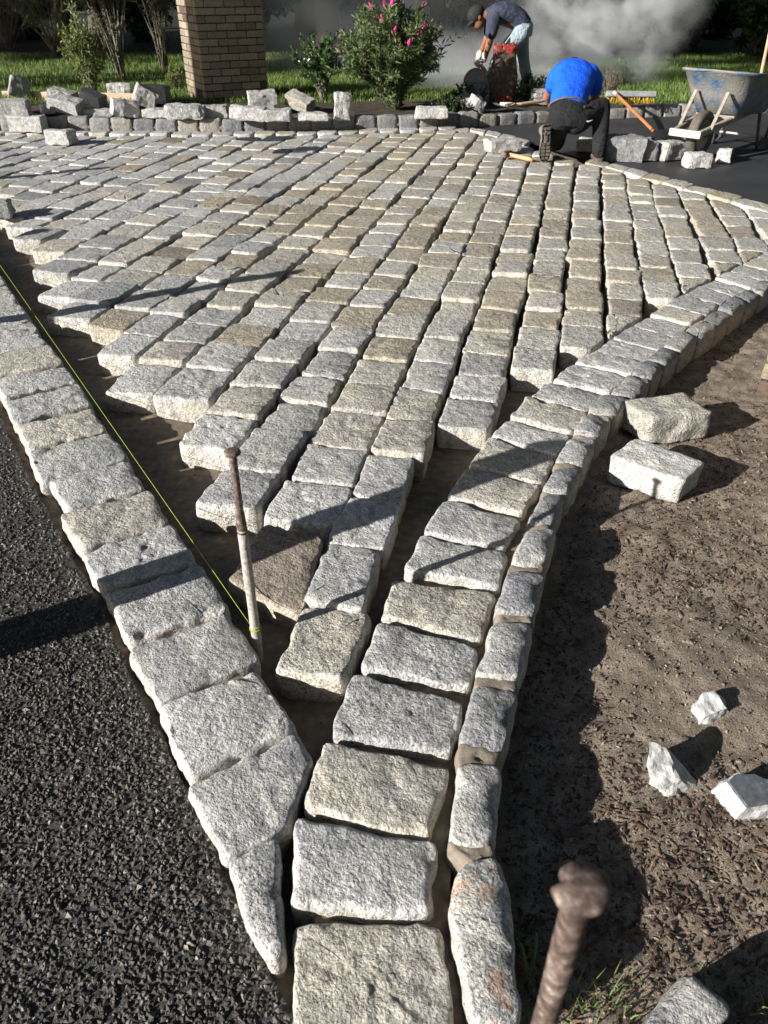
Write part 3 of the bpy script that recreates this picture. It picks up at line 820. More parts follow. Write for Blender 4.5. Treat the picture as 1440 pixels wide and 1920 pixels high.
kc = KERB + np.array((0, 0.075)); V_.tube([(p[0], p[1], 0.035) for p in kc[::4]], [(0.045, 0.055)] * len(kc[::4]), 8, side=(0, 0, 1))
V_.build('mortar_bed', M['mortar'], par)

# ------------------------------------------------------------------ loose aggregate and mulch
def inside_left(P, line):
    """x smaller than the boundary line at the same y"""
    o = np.argsort(line[:, 1]); return P[:, 0] < np.interp(P[:, 1], line[o, 1], line[o, 0])

OCT = np.array([(1, 0, 0), (-1, 0, 0), (0, 1, 0), (0, -1, 0), (0, 0, 1), (0, 0, -1)], float)
OCT_T = np.array([(0, 2, 4), (2, 1, 4), (1, 3, 4), (3, 0, 4), (2, 0, 5), (1, 2, 5), (3, 1, 5), (0, 3, 5)])
def scatter(P, size, col, r, jag=0.35, rot_full=True):
    """one jagged octahedron per point; P (n,3), size (n,3), col (n,3)"""
    n = len(P)
    V = OCT[None] * size[:, None, :] * (1 + r.uniform(-jag, jag, (n, 6, 1)))
    V = V + r.normal(0, 0.12, (n, 6, 3)) * size[:, None, :]
    a = r.uniform(0, 2 * math.pi, n); b = r.normal(0, 0.5 if rot_full else 0.18, n)
    ca, sa, cb, sb = np.cos(a), np.sin(a), np.cos(b), np.sin(b)
    x, y, z = V[..., 0], V[..., 1], V[..., 2]
    x, z = x * cb[:, None] - z * sb[:, None], x * sb[:, None] + z * cb[:, None]
    x, y = x * ca[:, None] - y * sa[:, None], x * sa[:, None] + y * ca[:, None]
    V = np.stack([x, y, z], -1) + P[:, None, :]
    T = OCT_T[None] + (np.arange(n) * 6)[:, None, None]
    return V.reshape(-1, 3), T.reshape(-1, 3), np.repeat(col, 6, 0)

r = np.random.default_rng(21)
def near_points(n, x0, x1, y0, y1, fall=0.55):
    """more points close to the viewer, as many as the eye can tell apart"""
    P = np.stack([r.uniform(x0, x1, n), r.uniform(y0, y1, n)], 1)
    keep = r.random(n) < np.minimum(1, (fall / np.maximum(P[:, 1], 0.2)) ** 1.3 * 1.6)
    return P[keep]
P = near_points(95000, -1.75, 0.05, 0.45, 2.9, 0.75)
P = P[inside_left(P, ASPH - np.array((0.004, 0)))]
n = len(P); sz = r.uniform(0.0032, 0.0068, (n, 1)) * r.uniform(0.75, 1.3, (n, 3)); sz[:, 2] *= 0.75
g = r.choice([0.032, 0.06, 0.095, 0.14, 0.22], n, p=[0.30, 0.36, 0.22, 0.10, 0.02])[:, None] * np.array((1.0, 0.90, 0.78)) * r.uniform(0.8, 1.2, (n, 1))
V, T, col = scatter(np.concatenate([P, asph_h(P)[:, None] + 0.0005], 1), sz, g, r)
o = link('asphalt_aggregate', mesh_from('asphalt_aggregate', V, [T], M['chip'], False, col))
tag(o, 'coarse crushed black aggregate of the open-graded asphalt', 'aggregate', kind='stuff')

P = near_points(90000, 0.05, 2.6, 0.35, 4.2, 0.9)
eo = np.argsort(EDGE[:, 1])
P = P[P[:, 0] > np.interp(P[:, 1], EDGE[eo, 1], EDGE[eo, 0]) + 0.06]
dens = fbm(P3z(P), 2.6, 77, 2)
P = P[(dens + r.normal(0, 0.35, len(P))) > -0.05]
n = len(P)
lg = r.choice([0.55, 0.8, 1.0, 1.9], n, p=[0.35, 0.3, 0.27, 0.08])
sz = np.stack([r.uniform(0.003, 0.012, n) * lg, r.uniform(0.0018, 0.0042, n) * lg ** 0.5, r.uniform(0.0010, 0.0022, n)], 1)
pal = np.array([(0.055, 0.032, 0.022), (0.085, 0.05, 0.033), (0.12, 0.075, 0.05), (0.17, 0.12, 0.085), (0.30, 0.24, 0.18), (0.035, 0.024, 0.018)])
col = pal[r.choice(6, n, p=[0.28, 0.27, 0.2, 0.12, 0.04, 0.09])] * r.uniform(0.75, 1.25, (n, 1))
V, T, col = scatter(np.concatenate([P, soil_h(P)[:, None] + 0.002], 1), sz, col, r, rot_full=False)
o = link('bark_mulch', mesh_from('bark_mulch', V, [T], M['mulch'], False, col))
tag(o, 'dark brown shredded bark mulch scattered over the soil', 'mulch', kind='stuff')
P = near_points(42000, 0.05, 2.8, 0.35, 3.8, 1.0); P = P[P[:, 0] > np.interp(P[:, 1], EDGE[eo, 1], EDGE[eo, 0]) + 0.05]
n = len(P); sz = r.uniform(0.0012, 0.0038, (n, 1)) * r.choice([0.7, 1, 1, 1.3], (n, 1)) * r.uniform(0.8, 1.2, (n, 3))
V, T, col = scatter(np.concatenate([P, soil_h(P)[:, None]], 1), sz, np.array((0.17, 0.138, 0.106)) * r.uniform(0.35, 1.4, (n, 1)), r)
o = link('soil_grit', mesh_from('soil_grit', V, [T], M['mulch'], False, col)); tag(o, 'fine sandy grit and crumbs on the soil', 'grit', kind='stuff')

P = near_points(5200, 0.05, 2.8, 0.35, 4.0, 1.0); P = P[P[:, 0] > np.interp(P[:, 1], EDGE[eo, 1], EDGE[eo, 0]) + 0.05]
n = len(P); sz = r.uniform(0.003, 0.011, (n, 1)) * r.uniform(0.7, 1.2, (n, 3)); sz[:, 2] *= 0.6
V, T, col = scatter(np.concatenate([P, soil_h(P)[:, None] - 0.001], 1), sz, np.array((0.17, 0.137, 0.105)) * r.uniform(0.6, 1.2, (n, 1)), r)
o = link('soil_clods', mesh_from('soil_clods', V, [T], M['mulch'], True, col)); tag(o, 'small crumbly clods of soil among the mulch', 'soil', kind='stuff')

# crumbs of sand in the open trench
P = np.stack([r.uniform(-2.4, 0.6, 9000), r.uniform(1.0, 4.8, 9000)], 1)
n = len(P); sz = r.uniform(0.0012, 0.004, (n, 1)) * np.ones((1, 3))
V, T, col = scatter(np.concatenate([P, bed(P)[:, None]], 1), sz, np.array((0.24, 0.19, 0.14)) * r.uniform(0.5, 1.3, (n, 1)), r)
o = link('sand_grains', mesh_from('sand_grains', V, [T], M['mulch'], False, col)); tag(o, 'coarse grains of bedding sand in the open trench', 'sand', kind='stuff')

# ------------------------------------------------------------------ steel pins and string
def pin(loc, h, r0, r1, label, coat, head=0.0165, notch=True):
    t = empty('steel_pin', loc); tag(t, label, 'pin', 'steel form pins holding the string line')
    b = MB(); hs = np.linspace(-0.12, h * coat, 14)
    j = np.random.default_rng(int(h * 1000))
    b.tube([(0, 0, z) for z in hs], [r0 * j.uniform(0.94, 1.06) for z in hs], 18)
    b.build('coated_shaft', M['steel_coated'] if coat < 0.75 else M['steel'], t)['label'] = 'lower shaft'
    b = MB(); hs = np.linspace(h * coat - 0.01, h - 0.004, 10); b.tube([(0, 0, z) for z in hs], [r0 + (r1 - r0) * min(1, i / 3) for i, z in enumerate(hs)], 18)
    b.build('shaft', M['steel'], t)
    b = MB(); th = np.linspace(0, 2 * math.pi, 36, endpoint=False)
    prof = [(0.66, -0.007), (0.98, -0.0045), (1.05, -0.001), (1.03, 0.003), (0.93, 0.0052), (0.5, 0.0066), (0.02, 0.007)]
    V = []
    for f, z in prof:
        for a in th:
            rr = head * f * (1 + 0.06 * math.sin(a * 2 + 1) + 0.03 * math.sin(5 * a))
            if notch and f > 0.3:
                d = min(abs((a - 2.75 + math.pi) % (2 * math.pi) - math.pi), 9)
                if d < 0.36: rr *= 1 - 0.40 * (1 - (d / 0.36) ** 2)
                d = abs((a - 1.3 + math.pi) % (2 * math.pi) - math.pi)
                if d < 0.14: rr *= 1 - 0.22 * (1 - d / 0.14)
            V.append((rr * math.cos(a), rr * math.sin(a), h + z))
    n = 36; k = np.arange(n)
    Q = np.concatenate([np.stack([i * n + k, i * n + (k + 1) % n, (i + 1) * n + (k + 1) % n, (i + 1) * n + k], 1) for i in range(len(prof) - 1)])
    b.add(V, Q); b.add(np.concatenate([np.array(V[:n]), [(0, 0, h - 0.006)]]), [], np.stack([np.full(n, n), (k + 1) % n, k], 1))
    b.build('head', M['steel'], t)
    return t
pinA = (-0.326, 1.424, 0.0)
pin(pinA, 0.535, 0.0125, 0.0088, 'rusty steel pin with mushroomed head and cement-coated shaft, string tied at its foot', 0.62, head=0.0165, notch=False)
pin((0.127, 0.266, 0.0), 0.895, 0.0098, 0.0098, 'rusty steel pin with a split flattened head standing beside the raised edging', 0.9, head=0.0178)
b = MB(); e = G(0, 497, 0.012); dvec = (e - np.array(pinA[:2])); far_e = np.array(pinA[:2]) + dvec * 1.9
L0 = np.array((pinA[0] - 0.011, pinA[1] + 0.006, 0.022)); L1 = np.array((far_e[0], far_e[1], 0.016))
b.tube([L0 + (L1 - L0) * f for f in np.linspace(0, 1, 20)], [0.0009] * 20, 6)
for zz in (0.016, 0.022, 0.027):
    b.tube([(pinA[0] + 0.0137 * math.cos(a), pinA[1] + 0.0137 * math.sin(a), zz + 0.004 * math.sin(a + zz * 300)) for a in np.linspace(0, 6.28, 20)], [0.0012] * 20, 6)
o = b.build('string_line', M['string']); tag(o, 'taut yellow-green mason string knotted round the pin', 'string')

# ------------------------------------------------------------------ loose granite blocks
def loose(px, py, zc, dims, yaw, tint, label, group=None, tilt=(0, 0), n=7, name='granite_block', mat=None, amp=0.0095, rnd=0.013):
    """px,py: photo pixel of the foot of the block; zc: height of what it lies on"""
    x, y = G(px, py, zc); _seed[0] += 1
    V, F = rough_box(*dims, n, rnd, amp, _seed[0], taper=random.uniform(-0.06, 0.04), skew=random.uniform(-0.12, 0.12))
    Rm = rotm(tilt[0], tilt[1], 0); V = V @ Rm.T; V[:, 2] -= V[:, 2].min()
    c = np.array(tint) * random.uniform(0.9, 1.1)
    o = link(name, mesh_from(name, V, [F], mat or M['granite'], n > 8, np.tile(c, (len(V), 1))), None, (x, y, zc - 0.004), (0, 0, R(yaw)))
    return tag(o, label, 'stone', group)

PL = np.array(GREYL) * 1.2; PG = np.array(GREY)
gp = 'loose granite blocks dumped along the kerb'
BZ = 0.085
lt = 'loose pale granite block lying in the row behind the kerb'
dk = 'loose grey granite block lying in the row behind the kerb'
loose(28, 222, 0.13, (0.34, 0.2, 0.17), 5, PG, 'large grey granite block resting on the end of the kerb', None)
loose(10, 240, 0.0, (0.3, 0.22, 0.13), 15, PG, 'grey granite block wedged under a larger block at the kerb end', None)
loose(42, 190, BZ, (0.22, 0.12, 0.22), 30, PG, 'granite block standing on end behind the large grey block', None, tilt=(0, 0.4))
loose(56, 247, 0.012, (0.36, 0.19, 0.155), -6, PL, 'big pale granite block with a grass tuft lying against the kerb', None)
loose(118, 270, 0.004, (0.25, 0.17, 0.125), -12, PL, 'pale granite block lying alone on the laid cobbles', None)
loose(130, 217, BZ + 0.03, (0.34, 0.2, 0.13), -14, GREY, 'dusky granite block tipped over on the kerb', None, tilt=(0.2, 0.2))
loose(90, 214, BZ, (0.14, 0.12, 0.1), 40, PL, 'small white granite chunk beside the tipped block', None)
loose(122, 196, BZ, (0.32, 0.16, 0.13), -8, GREY, 'grey granite block half hidden behind the dusky tipped one', gp, tilt=(0.1, 0.15))
loose(178, 201, BZ, (0.3, 0.16, 0.13), -28, PL, 'pale granite block tipped on a corner in front of the long board', gp, tilt=(0.1, 0.25))
loose(226, 184, BZ, (0.28, 0.15, 0.16), 3, PL, 'clean white granite block set on the long board', None)
loose(293, 194, BZ, (0.34, 0.2, 0.19), -10, GREY, 'big dusky granite block between the white block and the stack of three', gp)
loose(185, 219, 0.10, (0.3, 0.15, 0.075), 2, GREYL, 'thin flat granite block capping the kerb in front of the tilted pair', gp)
loose(237, 221, 0.12, (0.27, 0.17, 0.15), 28, PL, 'chunky pale granite block leaning against the block stood on edge', gp, tilt=(0, 0.2))
loose(277, 208, 0.12, (0.24, 0.16, 0.19), 20, GREYL, 'granite block leaning up on edge among the dumped blocks', None, tilt=(0.1, 0.5))
loose(296, 221, 0.12, (0.3, 0.16, 0.085), 0, PL, 'slim pale granite slab under the block leaning on edge', gp)
loose(352, 222, 0.125, (0.36, 0.18, 0.115), 2, PL, 'pale granite block at the bottom of a stack of three', None)
loose(347, 222, 0.24, (0.33, 0.18, 0.11), -4, GREYL, 'granite block in the middle of a stack of three', None)
loose(346, 222, 0.345, (0.28, 0.16, 0.08), 8, GREYL, 'thin granite block topping a stack of three', None, tilt=(0.12, 0))
loose(402, 222, 0.11, (0.3, 0.17, 0.12), 3, GREY, 'grey granite block lying at the foot of the brick pillar', None)
loose(467, 226, 0.12, (0.36, 0.18, 0.12), -3, PL, 'pale granite block with a shaded end in front of the taller block by the pillar', gp, tilt=(0, 0.05))
loose(493, 211, BZ, (0.3, 0.22, 0.19), 12, GREYL, 'tall rough granite block standing behind the pair at the pillar foot', gp, tilt=(0.15, 0))
loose(522, 227, 0.12, (0.27, 0.16, 0.11), 0, GREYL, 'short pale granite block between the pillar foot blocks and the tan one', gp)
loose(564, 211, BZ, (0.3, 0.16, 0.13), -28, WARM, 'tan granite block tilted towards a flat white one', None, tilt=(0.35, 0.3))
loose(587, 226, 0.12, (0.31, 0.15, 0.07), 2, PL, 'thin flat white granite block on the kerb', None)
loose(642, 224, 0.10, (0.16, 0.15, 0.245), 15, PL, 'granite block standing on end near the glossy shrub', None, tilt=(0.05, 0.06))
loose(808, 222, 0.10, (0.33, 0.16, 0.105), 5, PL, 'white granite block in front of the flowering bush', None)
loose(880, 203, BZ, (0.24, 0.15, 0.1), -30, GREY, 'granite block tumbled between the flowering bush and paper sack', None, tilt=(0.3, 0.2))
loose(893, 211, BZ, (0.12, 0.2, 0.12), 20, GREY, 'small granite block tilted up beside the shovel', None, tilt=(0.2, 0.4))
loose(1013, 196, BZ, (0.22, 0.16, 0.15), 10, GREY, 'granite block beside the low evergreen shrub', None)
loose(1160, 150, 0.09, (0.16, 0.12, 0.08), 10, GREY, 'small stone half sunk in the lawn edge', None) if False else None
loose(940, 285, 0.004, (0.29, 0.18, 0.11), 12, GREYL, 'pale granite block lying loose beside the hammer', None)
loose(1101, 284, -0.02, (0.19, 0.16, 0.11), -15, PL, 'white granite block in front of the kneeling man', None)
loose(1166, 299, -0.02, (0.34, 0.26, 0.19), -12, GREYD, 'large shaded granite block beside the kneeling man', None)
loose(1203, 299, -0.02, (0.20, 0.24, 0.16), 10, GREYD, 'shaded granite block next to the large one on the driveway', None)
loose(1250, 299, -0.02, (0.23, 0.19, 0.15), 25, GREYL, 'granite block lit on one corner in the wheelbarrow shadow', None)
loose(1259, 273, -0.02, (0.29, 0.17, 0.14), 5, GREY, 'granite block at the foot of the broom handle', None)
loose(1304, 314, -0.02, (0.20, 0.13, 0.115), 6, PL * 1.1, 'white granite block lying in the sun in front of the wheelbarrow', None)
loose(1354, 305, -0.02, (0.115, 0.10, 0.115), -20, PL * 1.1, 'small white granite cube beside the wheelbarrow leg', None)
loose(2, 408, 0.0, (0.16, 0.2, 0.10), 10, GREY, 'grey granite block set loose on the cobbles at the shaded edge', None)
x = loose(1240, 812, -0.065, (0.255, 0.175, 0.115), 14, WARM, 'warm grey granite block tossed on the soil beside the raised edging', None, n=14, amp=0.008)
x = loose(1222, 908, -0.068, (0.25, 0.17, 0.105), -38, PL, 'white granite block on the soil crossed by the pin shadow', None, n=14, amp=0.007)
loose(1235, 1990, -0.095, (0.20, 0.09, 0.11), 38, GREYL, 'granite block half out of the weeds beside the split-headed pin', None, n=14, tilt=(0.1, -0.1), amp=0.008)

# sawn-off chunks with a dark sawn face
def chunk(base_px, top_px, z0, zs, label, sawn):
    """sharp broken stone: convex body between a base outline and a raised top outline"""
    B_ = np.array([G(x, y, z0) for x, y in base_px]); T_ = np.array([G(x, y, z0 + h_) for (x, y), h_ in zip(top_px, zs)]); c = B_.mean(0)
    pts = np.concatenate([np.concatenate([B_ - c, np.full((len(B_), 1), -0.012)], 1), np.concatenate([T_ - c, np.array(zs)[:, None]], 1)])
    t = empty('stone_chunk', (c[0], c[1], z0)); tag(t, label, 'stone', 'sawn-off stone chunks on the soil')
    bm = bmesh.new()
    for p in pts: bm.verts.new(p)
    bmesh.ops.convex_hull(bm, input=bm.verts[:])
    bmesh.ops.delete(bm, geom=[v for v in bm.verts if not v.link_faces], context='VERTS')
    bmesh.ops.subdivide_edges(bm, edges=bm.edges[:], cuts=5, use_grid_fill=True); bmesh.ops.triangulate(bm, faces=bm.faces[:])
    V = np.array([v.co[:] for v in bm.verts]); w_ = fbm(V + 3.1, 60, 5, 2)
    for v, q in zip(bm.verts, w_): v.co += v.normal * (0.0050 * q)
    me = bpy.data.meshes.new('body'); bm.to_mesh(me); bm.free(); me.materials.append(M['cut_white']); link('body', me, t)
    if sawn:
        F = np.concatenate([T_ - c, np.array(zs)[:, None]], 1); cc = F.mean(0); F = cc + (F - cc) * sawn; m_ = len(F); k = np.arange(m_); nn_ = unit(np.cross(F[1] - F[0], F[2] - F[0])); nn_ *= np.sign(nn_[2]) * 0.0045
        b = MB(); b.add(np.concatenate([F + nn_, F - nn_, [cc + nn_]]), np.stack([k, m_ + k, m_ + (k + 1) % m_, (k + 1) % m_], 1), np.stack([np.full(m_, 2 * m_), k, (k + 1) % m_], 1)); b.build('sawn_face', M['cut_grey'], t, False)
    return t
chunk([(1292, 1330), (1308, 1358), (1345, 1352), (1374, 1334), (1362, 1308), (1318, 1308)], [(1300, 1326), (1322, 1345), (1360, 1328), (1340, 1296), (1318, 1300)], -0.078, [0.018, 0.022, 0.03, 0.042, 0.04], 'small white broken stone chunk alone on the mulch', 0)
chunk([(1219, 1470), (1252, 1492), (1300, 1478), (1316, 1468), (1280, 1430), (1235, 1420)], [(1216, 1388), (1218, 1440), (1248, 1478), (1276, 1462), (1250, 1402)], -0.08, [0.085, 0.055, 0.02, 0.035, 0.075], 'white wedge of sawn stone standing on the mulch', 0)
chunk([(1328, 1480), (1378, 1533), (1450, 1530), (1470, 1490), (1420, 1468), (1350, 1468)], [(1362, 1466), (1400, 1516), (1462, 1508), (1452, 1470), (1414, 1452), (1375, 1453)], -0.08, [0.04] * 6, 'white stone chunk with a smooth dark grey sawn face', 0.93)

# ------------------------------------------------------------------ brick pillars
BRICKS = [(0.225, 0.182, 0.130), (0.26, 0.212, 0.152), (0.185, 0.148, 0.105), (0.095, 0.063, 0.049), (0.29, 0.24, 0.178)]
def pillar(loc, yaw, w, courses, solo_courses, label, base_z):
    t = empty('brick_pillar', (loc[0], loc[1], base_z), (0, 0, yaw)); tag(t, label, 'pillar', 'brick gate pillars')
    BL, BH, D, J = 0.238, 0.066, 0.10, 0.0105
    b = MB(); b.box((w / 2, w / 2, courses * 0.0765 / 2 - 0.02), (w - 0.018, w - 0.018, courses * 0.0765 + 0.04)); b.build('core', M['brick_mortar'], t, False)
    cache = {}
    def brick_me(L, v, tone):
        key = (round(L, 3), v, tone)
        if key not in cache:
            V, F = rough_box(L, D, BH, 4, 0.004, 0.0028, v * 13 + tone)
            V[:, 1] -= np.abs(noise(V * np.array((1, 1, 2.5)) + v * 3, 26, 4)) * 0.006 * (np.abs(V[:, 1]) > D * 0.4) * np.sign(V[:, 1]) * -1
            c = BRICKS[tone]
            cache[key] = mesh_from('brick', V, [F], M['brick'], False, np.tile(c, (len(V), 1)))
        return cache[key]
    rest = MB(); rr = np.random.default_rng(5)
    faces = [((0, 0), 0), ((w, 0), 90), ((w, w), 180), ((0, w), 270)]
    for c in range(courses):
        z = c * 0.0765 + 0.038
        for fi, (o0, ang) in enumerate(faces):
            x0, x1 = (0, w) if fi % 2 == 0 else (D + J, w - D - J)
            x = x0; first = True
            while x < x1 - 0.03:
                L = BL
                if first and c % 2: L = 0.114
                L = min(L, x1 - x)
                if x1 - (x + L) < 0.05: L = x1 - x
                first = False
                tone = int(rr.choice(5, p=[0.33, 0.27, 0.17, 0.08, 0.15])); v = int(rr.integers(3))
                Lr = max(0.04, L - (J if x + L < x1 - 0.001 else 0))
                a = R(ang); ca, sa = math.cos(a), math.sin(a)
                cx, cy = x + Lr / 2, D / 2 + rr.uniform(-0.002, 0.002)
                P = (o0[0] + ca * cx - sa * cy, o0[1] + sa * cx + ca * cy, z)
                me = brick_me(Lr, v, tone)
                if c < solo_courses: link('brick', me, t, P, (0, 0, a))
                else:
                    V = np.empty(len(me.vertices) * 3, np.float32); me.vertices.foreach_get('co', V); V = V.reshape(-1, 3) @ rotm(0, 0, a).T + np.array(P)
                    F = np.empty(len(me.loops), np.int32); me.loops.foreach_get('vertex_index', F)
                    rest.add(V, F.reshape(-1, 4), [], BRICKS[tone])
                x += L
    if rest.V:
        o = rest.build('upper_brickwork', M['brick'], t, False, cols=True); o['kind'] = 'stuff'
    b = MB(); b.box((w / 2, w / 2, courses * 0.0765 + 0.04), (w + 0.1, w + 0.1, 0.075), bev=0.01); b.build('cap', M['mortar'], t, False)
    return t
pl = G(387, 199, 0.05)
pillar(pl, R(27), 0.80, 20, 20, 'square tan brick pillar standing in the planting bed', 0.05)
p2 = G(1417, 740, -0.07)
pillar(p2, R(-32), 0.80, 20, 7, 'brick pillar rising from the mulch beyond the raised edging', -0.075)

# ------------------------------------------------------------------ plants
def leaves(P, D, L, W, col, r, curl=0.25):
    """one folded leaf (4 triangles) per point; P base, D direction (unit), L, W sizes"""
    n = len(P); D = D / (np.linalg.norm(D, axis=1)[:, None] + 1e-9)
    S = np.cross(D, r.normal(0, 1, (n, 3))); S /= np.linalg.norm(S, axis=1)[:, None] + 1e-9
    U = np.cross(S, D)
    L = np.broadcast_to(L, (n,))[:, None]; W = np.broadcast_to(W, (n,))[:, None]
    v0 = P; v1 = P + D * L * 0.45 + S * W / 2 + U * W * 0.22; v2 = P + D * L - U * L * curl * 0.5; v3 = P + D * L * 0.45 - S * W / 2 + U * W * 0.22; v4 = P + D * L * 0.5 - U * L * 0.03
    V = np.stack([v0, v1, v2, v3, v4], 1).reshape(-1, 3)
    T = np.array([(0, 1, 4), (1, 2, 4), (2, 3, 4), (3, 0, 4)])[None] + (np.arange(n) * 5)[:, None, None]
    return V, T.reshape(-1, 3), np.repeat(col, 5, 0)


def shrub(name, loc, label, cat, h, rad, n_stem, n_leaf, lsize, lcol, leafmat, seed, group=None, stemmat='twig', base_r=0.007, spread=1.0, lean=(0, 0), up=0.25, low=0.1, flowers=0, clump=0.35, stemtop=1.0, branches=3):
    r = np.random.default_rng(seed)
    t = empty(name, loc); tag(t, label, cat, group)
    sb = MB(); LP, LD = [], []; tips = []
    for i in range(n_stem):
        a = r.uniform(0, 2 * math.pi); q = math.sqrt(r.random()) * rad * spread; top = h * r.uniform(0.65, 1.0) * (1 - 0.35 * (q / rad) ** 2)
        p0 = np.array((r.normal(0, 0.03), r.normal(0, 0.03), -0.02)); p2 = np.array((math.cos(a) * q + lean[0] * top, math.sin(a) * q + lean[1] * top, top))
        p1 = p0 * 0.5 + p2 * np.array((0.28, 0.28, 0.55)) + r.normal(0, 0.02, 3)
        tt = np.linspace(0, 1, 8)[:, None]
        pts = (1 - tt) ** 2 * p0 + 2 * tt * (1 - tt) * p1 + tt ** 2 * p2 + np.cumsum(r.normal(0, 0.004, (8, 3)), 0)
        sb.tube(pts * stemtop, np.linspace(base_r, base_r * 0.25, 8) * r.uniform(0.6, 1.2), 5)
        lines = [pts]; tips.append((pts[-1], pts[-1] - pts[-2]))
        for b_ in range(branches):
            k = r.integers(3, 7); d = unit(unit(pts[k] - pts[k - 1]) + r.normal(0, 0.6, 3)); ln = h * r.uniform(0.12, 0.28)
            bp_ = np.array([pts[k] + d * ln * f + np.array((0, 0, 0.15 * ln * f * f)) for f in np.linspace(0, 1, 5)])
            sb.tube(bp_, np.linspace(base_r * 0.4, base_r * 0.15, 5), 4); lines.append(bp_); tips.append((bp_[-1], d))
        for ln in lines:
            m_ = max(1, int(n_leaf / n_stem / len(lines)))
            f = r.uniform(low if ln is pts else 0.1, 1.0, m_); ii = np.clip((f * (len(ln) - 1)).astype(int), 0, len(ln) - 2); ff = (f * (len(ln) - 1) - ii)[:, None]
            p = ln[ii] * (1 - ff) + ln[ii + 1] * ff
            d = unit(r.normal(0, 1, (m_, 3)) + np.array((0, 0, up)) + 0.5 * unit(ln[ii + 1] - ln[ii]))
            LP.append(p + r.normal(0, 0.008, p.shape)); LD.append(d)
    sb.build('stems', M[stemmat], t)
    P = np.concatenate(LP); D = np.concatenate(LD); n = len(P)
    pal = np.array(lcol); c = pal[r.integers(len(pal), size=n)] * r.uniform(0.7, 1.3, (n, 1))
    V, T, col = leaves(P, D, r.uniform(0.6, 1.15, n) * lsize[0], r.uniform(0.7, 1.15, n) * lsize[1], c, r)
    link('foliage', mesh_from('foliage', V, [T], M[leafmat], False, col), t)
    return t, tips

GREENS = [(0.045, 0.085, 0.022), (0.065, 0.12, 0.03), (0.09, 0.15, 0.04), (0.035, 0.06, 0.02)]
DARKS = [(0.020, 0.040, 0.014), (0.03, 0.058, 0.018), (0.045, 0.085, 0.024)]
bx = G(742, 207, 0.085)
bush, tips = shrub('flowering_bush', (bx[0], bx[1] + 0.12, 0.07), 'green butterfly bush dotted with pink flower spikes', 'bush', 1.12, 0.66, 70, 15000, (0.085, 0.021), [(0.095, 0.145, 0.045), (0.13, 0.18, 0.065), (0.07, 0.105, 0.04), (0.17, 0.19, 0.08), (0.055, 0.08, 0.035)], 'leaf', 3, base_r=0.006, spread=1.0, low=0.05, branches=4)
rf = np.random.default_rng(8)
tips = [tp for tp in tips if tp[0][1] < 0.25]
tips.sort(key=lambda q: -q[0][2])
sel = [tips[i] for i in list(range(0, 22, 2)) + [int(v) for v in rf.integers(25, len(tips), 16)]]
for i, (p, d) in enumerate(sel):
    d = unit(np.array(d) + np.array((0, 0, 0.3)) * np.linalg.norm(d)); b = MB(); L = rf.uniform(0.06, 0.11); q = np.array(p)
    pts = [q + d * L * f for f in np.linspace(0, 1, 7)]
    fade = i % 3 == 2
    b.tube(pts, [0.008, 0.020, 0.023, 0.021, 0.016, 0.010, 0.003], 8)
    for j in range(26):
        f = rf.random(); a = unit(rf.normal(0, 1, 3)); b.ball(q + d * L * f + a * 0.013 * (1.1 - f), 0.0055, 5, 3)
    o = b.build('flower_spike', M['flower'] if not fade else M['twig'], bush, False)
    if fade: o['label'] = 'withered brown flower spike'
hx = G(603, 190, 0.085)
shrub('glossy_shrub', (hx[0], hx[1] + 0.05, 0.08), 'small upright evergreen shrub with dark glossy leaves beside the pillar', 'shrub', 0.80, 0.30, 16, 2300, (0.055, 0.026), [(0.022, 0.05, 0.016), (0.035, 0.075, 0.02), (0.06, 0.11, 0.025)], 'leaf_gloss', 5, base_r=0.008, low=0.25)
yx = G(175, 178, 0.08)
shrub('young_shrub', (yx[0], yx[1], 0.08), 'thin yellow-green shrub with upright stems behind the loose blocks', 'shrub', 0.92, 0.36, 26, 1150, (0.065, 0.024), [(0.14, 0.19, 0.04), (0.19, 0.23, 0.055), (0.10, 0.14, 0.035)], 'leaf', 6, base_r=0.006, low=0.15, up=0.5)
for i, (px, py, h, rd, seed, lab) in enumerate([(228, 148, 2.6, 1.0, 11, 'tall grey multi-stemmed shrub with sparse leaves on the lawn'), (110, 112, 2.4, 1.6, 12, 'arching leafless shrub spreading over the sunny lawn'), (308, 132, 2.4, 0.7, 13, 'slender multi-stemmed shrub in the shade beside the pillar'), (20, 92, 2.2, 1.5, 14, 'sprawling grey brush at the edge of the lawn')]):
    q = G(px, py, 0.08)
    shrub('tall_shrub', (q[0], q[1], 0.07), lab, 'shrub', h, rd, 26 if i != 1 else 40, 2600, (0.07, 0.03), [(0.05, 0.07, 0.03), (0.08, 0.10, 0.045), (0.12, 0.13, 0.06)], 'leaf', seed, base_r=0.010, low=0.08, branches=5, spread=0.9)
q = G(330, 172, 0.08); shrub('weed_clump', (q[0], q[1], 0.08), 'tuft of yellow-green weeds beside the brick pillar', 'weed', 0.32, 0.16, 14, 320, (0.05, 0.018), [(0.13, 0.17, 0.04), (0.18, 0.2, 0.05)], 'leaf', 15, base_r=0.004, low=0.0, up=0.6)
for px, py, h, rd, seed, lab, colr in [(872, 200, 0.26, 0.24, 21, 'low dark shrub beside the butterfly bush', DARKS), (990, 192, 0.34, 0.26, 22, 'low rounded evergreen shrub behind the shovel', DARKS + [(0.06, 0.11, 0.03)]), (845, 212, 0.20, 0.2, 26, 'low dark seedling clump under the butterfly bush', DARKS)]:
    q = G(px, py, 0.085); shrub('low_shrub', (q[0], q[1], 0.075), lab, 'shrub', h, rd, 30, 1900, (0.034, 0.016), colr, 'leaf', seed, base_r=0.004, low=0.1, branches=4)
